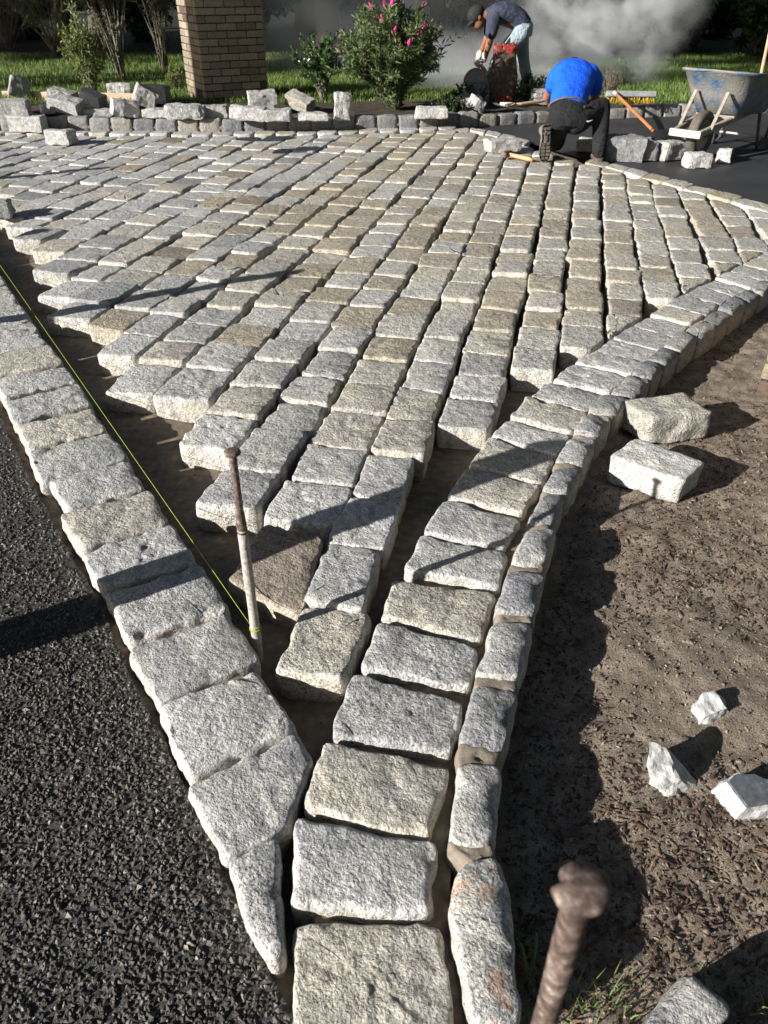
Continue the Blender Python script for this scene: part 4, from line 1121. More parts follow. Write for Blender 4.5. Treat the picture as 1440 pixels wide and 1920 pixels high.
q = G(1146, 193, 0.08); shrub('twiggy_shrub', (q[0], q[1] + 0.1, 0.08), 'small grey twiggy shrub beside the lawn', 'shrub', 0.40, 0.15, 34, 420, (0.025, 0.012), [(0.10, 0.085, 0.06), (0.14, 0.12, 0.085), (0.06, 0.05, 0.04)], 'leaf', 24, base_r=0.004, low=0.2, branches=5)

# lawn grass
def blades(name, P, z, hmin, hmax, w, pal, seed, label):
    r = np.random.default_rng(seed); n = len(P)
    a = r.uniform(0, 2 * math.pi, n); h = r.uniform(hmin, hmax, n); lean = r.normal(0, 0.4, (n, 2)) * h[:, None]
    b0 = np.concatenate([P, z[:, None]], 1); dx = np.stack([np.cos(a) * w, np.sin(a) * w, 0 * a], 1)
    mid = b0 + np.stack([lean[:, 0] * 0.35, lean[:, 1] * 0.35, h * 0.6], 1); tip = b0 + np.stack([lean[:, 0], lean[:, 1], h], 1)
    V = np.stack([b0 - dx, b0 + dx, mid + dx * 0.7, mid - dx * 0.7, tip], 1).reshape(-1, 3)
    i5 = (np.arange(n) * 5)[:, None]
    Q = np.array([0, 1, 2, 3])[None] + i5; T = np.array([3, 2, 4])[None] + i5
    pal = np.array(pal); c = np.repeat(pal[r.integers(len(pal), size=n)] * r.uniform(0.75, 1.25, (n, 1)), 5, 0)
    o = link(name, mesh_from(name, V, [Q, T], M['grass_blade'], False, c)); return tag(o, label, 'grass', kind='stuff')
r = np.random.default_rng(33)
P = np.stack([r.uniform(-9, 7.5, 150000), r.uniform(9.6, 16.9, 150000)], 1)
o_ = np.argsort(LAWN_A[:, 0]); P = P[P[:, 1] > np.interp(P[:, 0], LAWN_A[o_, 0], LAWN_A[o_, 1])]
P = P[r.random(len(P)) < np.clip(12.0 / P[:, 1], 0, 1) ** 2]
blades('lawn_grass', P, lawn_h(P) - 0.005, 0.04, 0.10, 0.0042, [(0.10, 0.17, 0.03), (0.14, 0.21, 0.045), (0.075, 0.13, 0.025), (0.19, 0.23, 0.08)], 34, 'green lawn grass behind the planting bed')
wp = [G(x, y, -0.09) for x, y in [(985, 1850), (1000, 1800), (975, 1760), (1010, 1880), (1130, 1890), (1180, 1870), (1090, 1900), (1160, 1905), (1060, 1905), (1290, 1895), (1400, 1880), (1350, 1905)]]
P = np.concatenate([np.array(p)[None] + r.normal(0, 0.02, (14, 2)) for p in wp])
blades('weeds', P, np.full(len(P), -0.10), 0.03, 0.085, 0.0016, [(0.11, 0.19, 0.045), (0.16, 0.24, 0.07), (0.22, 0.22, 0.10)], 35, 'thin grass weeds sprouting at the foot of the raised edging')
b = MB()
for (x0, y0), (x1, y1), hh in [((998, 1835), (1003, 1752), 0.10), ((990, 1850), (972, 1768), 0.07), ((1000, 1830), (1035, 1815), 0.05)]:
    a0, a1 = G(x0, y0, -0.09), G(x1, y1, -0.05); p0 = np.array((*a0, -0.10)); p2 = np.array((*a1, -0.04)); p1 = (p0 + p2) / 2 + np.array((0, 0, hh * 0.7))
    tt = np.linspace(0, 1, 9)[:, None]; pts = (1 - tt) ** 2 * p0 + 2 * tt * (1 - tt) * p1 + tt ** 2 * p2
    b.tube(pts, [(0.0035 * math.sin(0.35 + 2.7 * f), 0.0006) for f in np.linspace(0, 1, 9)], 6, side=(0.8, 0.6, 0), col=(0.16, 0.26, 0.07))
tag(b.build('grass_sprout', M['grass_blade'], cols=True), 'long green grass sprout bending beside the rust-stained edging stone', 'grass')

# ------------------------------------------------------------------ trees
def crown_mesh(seed, rx, ry, z0, z1, n, leaf, pal):
    r = np.random.default_rng(seed)
    nc = 46; cc = unit(r.normal(0, 1, (nc, 3))) * (r.random((nc, 1)) ** 0.45)
    i = r.integers(nc, size=n); P = cc[i] * 0.86 + r.normal(0, 0.13, (n, 3))
    P = P * np.array((rx, ry, (z1 - z0) / 2)) + np.array((0, 0, (z0 + z1) / 2))
    pal = np.array(pal); c = pal[r.integers(len(pal), size=n)] * (0.75 + 0.5 * r.random((nc, 1)))[i]
    V, T, col = leaves(P, unit(r.normal(0, 1, (n, 3)) + np.array((0, 0, -0.2))), leaf, leaf * 0.62, c, r)
    return mesh_from('crown', V, [T], M['tree_leaf'], False, col)
def trunk_mesh(seed, h, r0, lean=0.05, limbs=7):
    r = np.random.default_rng(seed); b = MB()
    z = np.linspace(-0.3, h, 14); w = np.cumsum(r.normal(0, lean * 0.3, (14, 2)), 0)
    pts = np.concatenate([w, z[:, None]], 1); rad = r0 * (1 - 0.72 * (z + 0.3) / (h + 0.3)); rad[0] *= 1.5; rad[1] *= 1.1
    b.tube(pts, rad, 12)
    for i in range(limbs):
        k = r.integers(6, 13); a = r.uniform(0, 6.28); ln = h * r.uniform(0.2, 0.36)
        d = unit(np.array((math.cos(a), math.sin(a), r.uniform(0.3, 0.9))))
        b.tube([pts[k] + d * ln * f + np.array((0, 0, 0.12 * ln * f * f)) for f in np.linspace(0, 1, 6)], np.linspace(rad[k] * 0.55, rad[k] * 0.1, 6), 7)
    return b.mesh('trunk', M['bark'])
PALT = [(0.03, 0.055, 0.016), (0.045, 0.08, 0.022), (0.06, 0.10, 0.028), (0.022, 0.04, 0.013)]
CR = [crown_mesh(40 + i, 3.6, 3.6, 2.6, 11.0, 7500, 0.42, PALT) for i in range(3)]
TR = [trunk_mesh(50 + i, 9.0, 0.17 + 0.05 * i, 0.16) for i in range(3)]
HC = crown_mesh(60, 3.4, 3.4, 8.2, 21.0, 8000, 0.55, PALT); HT = trunk_mesh(61, 17.0, 0.34, 0.1)
def tree(x, y, cm, tm, s, rz, label, group):
    t = empty('tree', (x, y, 0.05), (0, 0, rz)); t.scale = (s, s, s); tag(t, label, 'tree', group)
    link('trunk', tm, t); link('crown', cm, t); return t
rt = np.random.default_rng(71)
spots = [(-1.2, 18.2), (0.9, 19.6), (3.0, 17.6), (5.2, 18.8), (7.6, 17.5), (9.8, 19.0), (-3.4, 19.4), (-5.8, 18.0), (-8.4, 19.5), (-11.2, 18.4), (12.2, 17.6),
         (-2.2, 24.0), (2.6, 24.6), (7.4, 24.0), (12.0, 25.0), (-7.4, 24.6), (0.2, 31.5), (6.0, 31.5), (-6.4, 31.5)]
for i, (x, y) in enumerate(spots):
    tree(x + rt.normal(0, 0.3), y + rt.normal(0, 0.3), CR[i % 3], TR[(i * 2 + 1) % 3], rt.uniform(0.9, 1.15), rt.uniform(0, 6.28), 'dark tree trunk rising from the shaded woods behind the lawn', 'trees of the shaded woods')
for i, (x, y) in enumerate([(-12.6, 4.6), (-16.2, 5.4), (-20.0, 4.2), (-24.5, 5.2), (-29.0, 6.0), (-33.5, 5.0)]):  # out of view, added to put the background woods in shade
    tree(x, y, HC, HT, rt.uniform(0.95, 1.1), rt.uniform(0, 6.28), 'unseen high-crowned tree added beside the plot to shade the woods', 'unseen trees added to shade the woods')
for x, y, k_ in [(9.5, -3.5, 0), (5.0, -8.5, 1), (-0.5, -10.5, 2), (11.5, 2.5, 1), (12.0, 8.0, 2), (13.5, -8.0, 0), (-7.5, -12.5, 1)]:  # behind and beside the camera, added to hold back sky fill
    tree(x, y, CR[k_], TR[k_], 1.35, x, 'unseen broad leafy tree added to block sky light', 'unseen trees added to block sky light')
us = []
for i, (x, y, h, rd) in enumerate([(3.2, 16.4, 1.6, 1.1), (5.0, 16.6, 1.9, 1.3), (6.9, 16.3, 1.8, 1.3)]):
    us.append(shrub('understory_shrub', (x, y, 0.05), 'dark leafy shrub in the undergrowth at the edge of the woods', 'shrub', h, rd, 36, 7500, (0.16, 0.085), DARKS, 'tree_leaf', 80 + i, group='undergrowth shrubs at the edge of the woods', base_r=0.014, low=0.0, branches=4)[0])
for i, (x, y, sc_) in enumerate([(8.8, 16.6, 1.1), (10.8, 16.2, 1.15), (4.2, 18.6, 1.4), (6.4, 18.9, 1.4), (8.6, 18.6, 1.5), (10.9, 18.8, 1.5), (2.0, 20.4, 1.4), (-0.6, 20.8, 1.4), (-3.0, 20.6, 1.5), (-5.6, 20.9, 1.5), (-8.2, 21.0, 1.6), (12.6, 16.6, 1.2), (4.9, 21.5, 1.7), (8.0, 21.6, 1.8)]):
    src = us[i % 3]; c_ = src.copy(); C.objects.link(c_); c_.location = (x, y, 0.05); c_.rotation_euler = (0, 0, i * 1.7); c_.scale = (sc_,) * 3
    for ch in src.children:
        d_ = ch.copy(); C.objects.link(d_); d_.parent = c_

# ------------------------------------------------------------------ unseen posts added beside the plot to throw the long shadows
def post(tip_px, h, w, label, tipz=0.0, top=None):
    tp = G(*tip_px, tipz); L = (h - tipz) / math.tan(SUN_EL); x, y = tp - L * np.array((math.cos(SUN_AZ), math.sin(SUN_AZ)))
    t = empty('shadow_post', (x, y, -0.05)); tag(t, label, 'post', 'unseen posts added to cast the long shadows')
    b = MB(); b.tube([(0, 0, z) for z in (-0.1, h * 0.5, h * 0.82, h + 0.02)], [w, w * 0.98, w * 0.93, w * 0.9], 14); b.build('shaft', M['old_post'], t)
    b = MB(); b.tube([(0, 0, h + z) for z in (0.0, 0.025, 0.045, 0.05)], [w * 0.9, w * 0.8, w * 0.5, 0.01], 14); b.build('rounded_top', M['old_post'], t)
    return t
post((1062, 832), 0.80, 0.075, 'unseen stout post added to cast the shadow across both borders')
post((568, 506), 0.95, 0.050, 'unseen slim post added to cast the thin shadow over the cobbles')
post((92, 432), 0.85, 0.075, 'unseen stout post added to cast a shadow near the start of the paving')
post((205, 313), 0.90, 0.050, 'unseen slim post added to cast a shadow on the far cobbles')

# ------------------------------------------------------------------ boards and tools
a, c = np.array((*G(8, 186, 0.09), 0.11)), np.array((*G(258, 191, 0.09), 0.11))
d = c - a; L = np.linalg.norm(d[:2]); b = MB(); b.box((0, 0, 0), (L, 0.035, 0.10), bev=0.003)
o = b.build('plank', M['board'], None, False, tuple((a + c) / 2 + np.array((0, 0, 0.02)))); o.rotation_euler = (0.1, 0, math.atan2(d[1], d[0])); tag(o, 'long pinkish board on edge behind the loose blocks', 'board')

def shaft_between(b, p, q, r0, r1=None, n=10, seg=8):
    p, q = np.array(p, float), np.array(q, float); r1 = r1 or r0
    b.tube([p + (q - p) * f for f in np.linspace(0, 1, seg)], np.linspace(r0, r1, seg), n)

# push broom
h0 = G(1133, 199, 0.10); h1 = G(1226, 200, 0.10); mid = (h0 + h1) / 2
t = empty('push_broom', (mid[0], mid[1], 0.0)); tag(t, 'push broom with grey block and yellow bristles, its handle sloping to the driveway', 'broom')
d = h1 - h0; yaw = math.atan2(d[1], d[0]); L = np.linalg.norm(d); Rz = rotm(-0.25, 0, yaw)
b = MB(); b.box((0, 0, 0.225), (L, 0.075, 0.062), Rz, 0.008); b.build('broom_block', M['broom_grey'], t, False)
b = MB(); rb = np.random.default_rng(4)
for i in range(150):
    x = (i / 150 - 0.5) * (L - 0.03); y = rb.uniform(-0.025, 0.025)
    p = np.array((x, y, 0)) @ rotm(0, 0, yaw).T + np.array((0, 0, 0.20)); shaft_between(b, p, p + np.array((rb.normal(0, 0.012), rb.normal(-0.01, 0.012), -0.065)), 0.0045, 0.003, 5, 3)
b.build('bristles', M['bristle'], t)
e = G(1236, 256, 0.02); p1 = np.array((G(1180, 190, 0.235)[0] - mid[0], -0.03, 0.245)); p2 = np.array((e[0] - mid[0], e[1] - mid[1], 0.02))
b = MB(); shaft_between(b, p1, p2, 0.0165, 0.0165, 12); b.build('handle', M['wood_red'], t)
b = MB(); shaft_between(b, p1 + (p1 - p2) * 0.01, p1 + (p2 - p1) * 0.05, 0.021, 0.019, 12); b.build('ferrule', M['cut_white'], t)

# club hammer
h0 = np.array((*G(950, 291, 0.03), 0.04)); h1 = np.array((*G(999, 300, 0.02), 0.018))
t = empty('hammer', (h0[0], h0[1], 0.0)); tag(t, 'hammer with an orange wooden handle lying on the cobbles behind the kneeling man', 'hammer')
d = h1 - h0; yaw = math.atan2(d[1], d[0])
b = MB(); b.box((0, 0, 0.04), (0.05, 0.12, 0.05), rotm(0, 0, yaw), 0.008); b.build('hammer_head', M['steel'], t, False)
b = MB(); b.tube([(d * f + np.array((0, 0, 0.04))) for f in np.linspace(0, 1, 7)], [(0.012, 0.016), (0.013, 0.017), (0.014, 0.018), (0.014, 0.018), (0.015, 0.019), (0.015, 0.019), (0.013, 0.016)], 10); b.build('handle', M['wood_orange'], t)

# shovel lying on the bed
s0 = np.array((*G(934, 200, 0.11), 0.12)); s1 = np.array((*G(968, 213, 0.13), 0.14)); s2 = np.array((*G(1024, 211, 0.12), 0.15))
t = empty('shovel', (s0[0], s0[1], 0.0)); tag(t, 'cement-whitened shovel lying at the foot of the paper sack', 'shovel')
o0 = np.array((s0[0], s0[1], 0)); b = MB(); ax = unit(s1 - s0); sd = unit(np.cross(ax, (0, 0, 1))); m_ = 9; V = []
for i, f in enumerate(np.linspace(0, 1, m_)):
    w = 0.115 * (min(1, (f + 0.02) / 0.35) ** 0.6) * (1 if f < 0.85 else 0.9)
    for j, g_ in enumerate(np.linspace(-1, 1, 7)):
        V.append(s0 - o0 + ax * 0.31 * f + sd * w * g_ + np.array((0, 0, 0.035 * g_ * g_ + 0.02 * f)))
V = np.array(V); i, j = np.meshgrid(np.arange(m_ - 1), np.arange(6), indexing='ij'); q0 = (i * 7 + j).ravel(); Q = np.stack([q0, q0 + 7, q0 + 8, q0 + 1], 1)
b.add(V, Q); b.add(V - np.array((0, 0, 0.004)), Q[:, ::-1]); b.build('blade', M['cut_white'], t)
j0 = s0 - o0 + ax * 0.29 + np.array((0, 0, 0.025)); b = MB(); shaft_between(b, j0, j0 + (s2 - s1) * 0.3 + np.array((0, 0, 0.01)), 0.022, 0.018); b.build('socket', M['steel'], t)
b = MB(); shaft_between(b, j0 + (s2 - s1) * 0.25, j0 + (s2 - s1) * 2.4 + np.array((0, 0, 0.03)), 0.018); b.build('handle', M['wood'], t)

# ------------------------------------------------------------------ wheelbarrow
wc = np.array((2.84, 7.60)); nose = np.array((-0.70, -0.714)); wyaw = math.atan2(nose[1], nose[0])
org = wc - nose * 0.60
wb = empty('wheelbarrow', (org[0], org[1], -0.02), (0, 0, wyaw)); tag(wb, 'blue wheelbarrow caked in grey cement standing on the driveway', 'wheelbarrow')
def rrect(x0, x1, hw0, hw1, z0, z1, n=44, rc=0.13):
    """rounded outline; hw0/hw1 half widths and z0/z1 heights at the back / the nose"""
    th = np.linspace(0, 2 * math.pi, n, endpoint=False); p = 4.2
    cx, sx = np.cos(th), np.sin(th)
    u = np.sign(cx) * np.abs(cx) ** (2 / p); v = np.sign(sx) * np.abs(sx) ** (2 / p)
    f = (u + 1) / 2
    return np.stack([x0 + (x1 - x0) * f, v * (hw0 + (hw1 - hw0) * f), z0 + (z1 - z0) * f], 1)
rings = [rrect(-0.22, 0.30, 0.20, 0.18, 0.315, 0.335), rrect(-0.28, 0.39, 0.24, 0.23, 0.33, 0.355), rrect(-0.36, 0.49, 0.29, 0.285, 0.45, 0.50), rrect(-0.46, 0.60, 0.335, 0.345, 0.58, 0.685),
         rrect(-0.49, 0.63, 0.36, 0.37, 0.592, 0.698), rrect(-0.49, 0.63, 0.36, 0.37, 0.604, 0.710), rrect(-0.465, 0.605, 0.338, 0.348, 0.606, 0.712), rrect(-0.43, 0.56, 0.31, 0.315, 0.56, 0.66), rrect(-0.34, 0.47, 0.265, 0.265, 0.45, 0.50), rrect(-0.26, 0.35, 0.215, 0.20, 0.345, 0.37)]
n = 44; k = np.arange(n); V = np.concatenate(rings + [[(-0.06, 0, 0.33)], [(-0.06, 0, 0.35)]]); m_ = len(rings)
V[:m_ * n] += np.stack([fbm(V[:m_ * n], 9, s_, 3) for s_ in (1, 2, 3)], 1) * 0.006
Q = np.concatenate([np.stack([i * n + k, i * n + (k + 1) % n, (i + 1) * n + (k + 1) % n, (i + 1) * n + k], 1) for i in range(m_ - 1)])
T = np.concatenate([np.stack([np.full(n, m_ * n), (k + 1) % n, k], 1), np.stack([np.full(n, m_ * n + 1), (m_ - 1) * n + k, (m_ - 1) * n + (k + 1) % n], 1)])
b = MB(); b.add(V, Q, T); b.build('tub', M['tub'], wb)
for sgn in (-1, 1):
    b = MB(); p0 = np.array((0.90, 0.115 * sgn, 0.245)); p1 = np.array((-1.12, 0.275 * sgn, 0.50)); ax = unit(p1 - p0); L = np.linalg.norm(p1 - p0)
    yw = math.atan2(ax[1], ax[0]); pt = -math.asin(ax[2]); b.box((p0 + p1) / 2, (L, 0.042, 0.048), rotm(0, pt, yw), 0.006); b.build('handle', M['frame_dirty'], wb, False)
    b = MB(); q0 = np.array((0.74, 0.132 * sgn, 0.27)); q1 = np.array((0.545, 0.16 * sgn, 0.545))
    b.box((q0 + q1) / 2, (np.linalg.norm(q1 - q0), 0.03, 0.012), rotm(0, math.asin((q1 - q0)[2] / np.linalg.norm(q1 - q0)) * -1, math.pi), 0.003)
    b.build('brace', M['frame_dirty'], wb, False)
    b = MB()
    b.tube([(-0.12, 0.20 * sgn, 0.36), (-0.20, 0.215 * sgn, 0.06), (-0.22, 0.22 * sgn, 0.012), (-0.30, 0.22 * sgn, 0.012), (-0.36, 0.22 * sgn, 0.05), (-0.44, 0.225 * sgn, 0.40)], [0.015] * 6, 10); b.build('leg', M['frame_dark'], wb)
    b = MB(); b.box((0.61, 0.066 * sgn, 0.235), (0.06, 0.012, 0.10), None, 0.002); b.build('axle_bracket', M['frame_dark'], wb, False)
b = MB(); b.box((0.905, 0, 0.245), (0.038, 0.29, 0.058), None, 0.005); b.build('nose_bar', M['wood_pale'], wb, False)
b = MB(); b.tube([(-0.33, y, 0.10) for y in (-0.22, 0, 0.22)], [0.010] * 3, 8); b.build('leg_brace', M['cut_white'], wb)
b = MB(); b.box((0.36, 0, 0.328), (0.05, 0.36, 0.03), None, 0.003); b.build('cross_bar', M['frame_dirty'], wb, False); b = MB(); b.box((-0.30, 0, 0.365), (0.05, 0.44, 0.03), None, 0.003); b.build('cross_bar', M['frame_dirty'], wb, False)
wh = empty('wheel', (0.60, 0, 0.2)); wh.parent = wb
b = MB(); th = np.linspace(0, 2 * math.pi, 40, endpoint=False)
sec = [(0.125, 0.032), (0.15, 0.046), (0.175, 0.047), (0.19, 0.036), (0.198, 0.018), (0.2, 0.0), (0.198, -0.018), (0.19, -0.036), (0.175, -0.047), (0.15, -0.046), (0.125, -0.032)]
V = np.array([(rr_ * math.cos(a_), y_, rr_ * math.sin(a_)) for rr_, y_ in sec for a_ in th]); n = 40; k = np.arange(n)
b.add(V, np.concatenate([np.stack([i * n + k, i * n + (k + 1) % n, ((i + 1) % len(sec)) * n + (k + 1) % n, ((i + 1) % len(sec)) * n + k], 1) for i in range(len(sec))])); b.build('tyre', M['rubber'], wh)
b = MB(); V = np.array([(rr_ * math.cos(a_), y_, rr_ * math.sin(a_)) for rr_, y_ in [(0.128, 0.03), (0.11, 0.02), (0.04, 0.012), (0.03, 0.05), (0.0001, 0.05)] for a_ in th])
for sg in (1, -1):
    b.add(V * np.array((1, sg, 1)), np.concatenate([np.stack([i * n + k, i * n + (k + 1) % n, (i + 1) * n + (k + 1) % n, (i + 1) * n + k], 1) for i in range(4)]))
b.build('rim', M['frame_dirty'], wh)
# tool handle standing in the tub
t = empty('tool_handle', (org[0] + 0.28, org[1] + 0.22, 0.33)); tag(t, 'pale wooden tool handle sticking up out of the wheelbarrow', 'handle')
tp = np.array((*G(1426, 160, 0.62), 0.62)); tq = np.array((*G(1414, 112, 0.62), 0.62))
bse = np.array(t.location); hp = np.array((3.52, 8.25, 0.93)) - bse
b = MB(); shaft_between(b, (0, 0, 0.03), hp, 0.015, 0.016); b.build('shaft', M['wood'], t)

# ------------------------------------------------------------------ people
def fuse(name, mb, mat, parent, voxel=0.012, smooth=6):
    o = mb.build(name, mat, parent)
    m1 = o.modifiers.new('Remesh', 'REMESH'); m1.mode = 'VOXEL'; m1.voxel_size = voxel; m1.use_smooth_shade = True
    m2 = o.modifiers.new('Smooth', 'SMOOTH'); m2.iterations = smooth; m2.factor = 0.5
    return o
def limb(b, pts, rad, n=14):
    P = [np.array(p, float) for p in pts]; pp, rr_ = [], []
    for i in range(len(P) - 1):
        for f in np.linspace(0, 1, 6, endpoint=(i == len(P) - 2)):
            pp.append(P[i] + (P[i + 1] - P[i]) * f); rr_.append(rad[i] + (rad[i + 1] - rad[i]) * f)
    b.tube(pp, rr_, n)
    for p, r_ in zip(P, rad): b.ball(p, r_ * 0.99, 12, 8)
def torso(b, secs, side):
    b.tube([s_[0] for s_ in secs], [s_[1] for s_ in secs], 20, side=side)
def hand(b, wrist, d, palm_n, s=1.0, curl=0.9):
    """palm and five curled fingers; d: along the hand, palm_n: out of the palm"""
    d = unit(np.array(d, float)); pn = unit(np.array(palm_n, float) - d * (np.array(palm_n) @ d)); sd = np.cross(d, pn); w = np.array(wrist, float)
    b.tube([w, w + d * 0.03 * s, w + d * 0.085 * s], [(0.026 * s, 0.018 * s), (0.036 * s, 0.016 * s), (0.040 * s, 0.014 * s)], 12, side=sd)
    for i, (off, ln) in enumerate([(-0.030, 0.068), (-0.010, 0.078), (0.011, 0.074), (0.030, 0.058)]):
        p = w + d * 0.08 * s + sd * off * s; a_ = 0.25; q = [p]
        for sg in (0.45, 0.32, 0.23):
            a_ += curl * 0.62; q.append(q[-1] + (d * math.cos(a_) + pn * math.sin(a_)) * ln * sg * s)
        b.tube(q, [0.0095 * s, 0.0092 * s, 0.0085 * s, 0.007 * s], 8); b.ball(q[-1], 0.0075 * s, 8, 5)
    p = w + d * 0.03 * s - sd * 0.03 * s; q = [p, p + (d * 0.6 - sd * 0.6 + pn * 0.5) * 0.035 * s, p + (d * 1.25 - sd * 0.5 + pn * 1.0) * 0.045 * s]
    b.tube(q, [0.012 * s, 0.0105 * s, 0.0085 * s], 8); b.ball(q[-1], 0.009 * s, 8, 5)
def head(b, c, up, face, s=1.0):
    """skull with jaw, nose, ears; up = crown direction, face = where it looks"""
    up = unit(np.array(up, float)); f = unit(np.array(face, float) - up * (np.array(face) @ up)); sd = np.cross(f, up); c = np.array(c, float)
    Rm = np.stack([f, sd, up], 1)
    b.ball(c + up * 0.03 * s, (0.098 * s, 0.078 * s, 0.088 * s), 16, 10, Rm); b.ball(c - up * 0.035 * s + f * 0.018 * s, (0.074 * s, 0.062 * s, 0.082 * s), 16, 10, Rm)
    b.tube([c + f * 0.088 * s + up * 0.02 * s, c + f * 0.108 * s - up * 0.012 * s, c + f * 0.09 * s - up * 0.022 * s], [0.011 * s, 0.015 * s, 0.012 * s], 8)
    b.ball(c + f * 0.088 * s - up * 0.052 * s, (0.012 * s, 0.024 * s, 0.008 * s), 8, 5, Rm); b.ball(c + f * 0.08 * s + up * 0.03 * s, (0.012 * s, 0.05 * s, 0.009 * s), 8, 5, Rm)
    for sg in (-1, 1): b.ball(c + sd * sg * 0.078 * s - f * 0.008 * s, (0.022 * s, 0.012 * s, 0.032 * s), 8, 6, Rm)
    return up, f, sd, Rm
def cap_on(t, c, up, f, sd, Rm, s=1.0, mat='cap', brim=True):
    b = MB(); b.ball(np.array(c) + up * 0.045 * s - f * 0.004 * s, (0.112 * s, 0.090 * s, 0.092 * s), 18, 10, Rm)
    if brim:
        V = []
        for i, a_ in enumerate(np.linspace(-1.1, 1.1, 11)):
            e_ = f * math.cos(a_) + sd * math.sin(a_) * 0.8
            V += [c + up * 0.030 * s + e_ * 0.085 * s, c + up * (0.018 - 0.02 * abs(a_) * 0.4) * s + e_ * 0.085 * s + f * 0.075 * s * math.cos(a_ * 0.9)]
        V = np.array(V); k_ = np.arange(10) * 2; Q = np.stack([k_, k_ + 2, k_ + 3, k_ + 1], 1)
        b.add(V + up * 0.006 * s, Q); b.add(V - up * 0.002 * s, Q[:, ::-1])
        n_ = len(V); b.add(np.concatenate([V[1::2] + up * 0.006 * s, V[1::2] - up * 0.002 * s]), np.stack([np.arange(10), np.arange(1, 11), np.arange(12, 22), np.arange(11, 21)], 1))
    return b.build('cap', M[mat], t)
def boot(t, heel, d, s=1.0, mat='boot', up=(0, 0, 1), label=None):
    """heel: under the heel; d: heel to toe; sole is a sub-part with lugs"""
    d = unit(np.array(d, float)); up = unit(np.array(up, float) - d * (np.array(up) @ d)); sd = np.cross(d, up); h = np.array(heel, float); b = MB()
    pts = [h + d * f * s + up * z * s for f, z in [(-0.005, 0.05), (0.04, 0.052), (0.10, 0.055), (0.17, 0.046), (0.23, 0.040), (0.268, 0.036)]]
    b.tube(pts, [(0.030 * s, 0.036 * s), (0.038 * s, 0.05 * s), (0.040 * s, 0.052 * s), (0.047 * s, 0.040 * s), (0.044 * s, 0.032 * s), (0.026 * s, 0.022 * s)], 14, side=sd)
    b.tube([h + d * 0.045 * s + up * 0.04 * s, h + d * 0.05 * s + up * 0.15 * s], [0.046 * s, 0.05 * s], 12)
    o = fuse('boot', b, M[mat], t, 0.010, 4)
    b = MB(); out = [(-0.03, 0.022), (-0.02, 0.034), (0.02, 0.038), (0.08, 0.034), (0.13, 0.040), (0.19, 0.050), (0.235, 0.046), (0.268, 0.030), (0.28, 0.012)]
    pl_ = [h + d * f * s + sd * w_ * s for f, w_ in out] + [h + d * f * s - sd * w_ * s for f, w_ in out[::-1]]; pl_ = np.array(pl_); m2 = len(pl_); k_ = np.arange(m2)
    V = np.concatenate([pl_ + up * 0.026 * s, pl_, [pl_.mean(0) + up * 0.026 * s, pl_.mean(0)]])
    b.add(V, np.stack([k_, m2 + k_, m2 + (k_ + 1) % m2, (k_ + 1) % m2], 1)[:, ::-1], np.concatenate([np.stack([np.full(m2, 2 * m2), (k_ + 1) % m2, k_], 1), np.stack([np.full(m2, 2 * m2 + 1), k_, (k_ + 1) % m2], 1)]))
    Rm = np.stack([d, sd, up], 1)
    for f, w_ in [(0.0, 0.028), (0.035, 0.03), (0.125, 0.033), (0.155, 0.038), (0.185, 0.042), (0.215, 0.04), (0.245, 0.03)]:
        for sg in (-1, 1): b.box(h + d * f * s + sd * sg * w_ * 0.55 * s - up * 0.004 * s, (0.020 * s, w_ * 0.85 * s, 0.012 * s), Rm)
    b.build('sole', M['rubber'], o, False)
    return o

# the kneeling man in the blue shirt
kz = 0.0; KO = np.array((1.62, 7.5, 0.0))
man = empty('person', tuple(KO)); tag(man, 'person in a bright blue shirt and black trousers kneeling on one knee over the paving', 'person')
def K3(x, y, z): return np.array((x, y, z)) - KO
b = MB()
sr, sl = K3(1.87, 7.84, 0.635), K3(1.55, 7.85, 0.65)
limb(b, [sr, K3(1.925, 7.90, 0.43), K3(1.84, 8.10, 0.26)], [0.052, 0.041, 0.029]); hand(b, K3(1.84, 8.10, 0.26), (-0.2, 0.5, -0.6), (-0.6, -0.1, -0.5))
limb(b, [sl, K3(1.50, 7.98, 0.44), K3(1.64, 8.14, 0.27)], [0.052, 0.041, 0.029]); hand(b, K3(1.64, 8.14, 0.27), (0.2, 0.5, -0.6), (0.6, -0.1, -0.5))
limb(b, [K3(1.71, 7.86, 0.655), K3(1.72, 7.96, 0.645)], [0.060, 0.055])
hup, hf, hs_, hR = head(b, K3(1.725, 8.04, 0.625), (0.05, 0.93, 0.36), (0, 0.3, -0.95), 0.95)
torso(b, [(K3(1.63, 7.58, 0.42), (0.12, 0.08)), (K3(1.70, 7.82, 0.62), (0.13, 0.08))], (1, 0, 0))
fuse('body', b, M['skin'], man, 0.011, 4)
b = MB()
torso(b, [(K3(1.595, 7.515, 0.375), (0.150, 0.105)), (K3(1.612, 7.56, 0.42), (0.163, 0.116)), (K3(1.635, 7.64, 0.50), (0.168, 0.124)), (K3(1.665, 7.72, 0.575), (0.182, 0.126)), (K3(1.690, 7.80, 0.635), (0.192, 0.112)), (K3(1.705, 7.86, 0.675), (0.165, 0.090)), (K3(1.715, 7.905, 0.68), (0.090, 0.068))], (1, 0.0, -0.04))
limb(b, [sr + np.array((-0.04, -0.01, 0.005)), sr + np.array((0.012, 0.01, -0.04)), sr + np.array((0.035, 0.03, -0.115))], [0.080, 0.074, 0.066])
limb(b, [sl + np.array((0.04, -0.01, 0.005)), sl + np.array((-0.012, 0.01, -0.04)), sl + np.array((-0.03, 0.05, -0.12))], [0.080, 0.074, 0.066])
fuse('shirt', b, M['shirt_blue'], man, 0.011, 6)
b = MB()
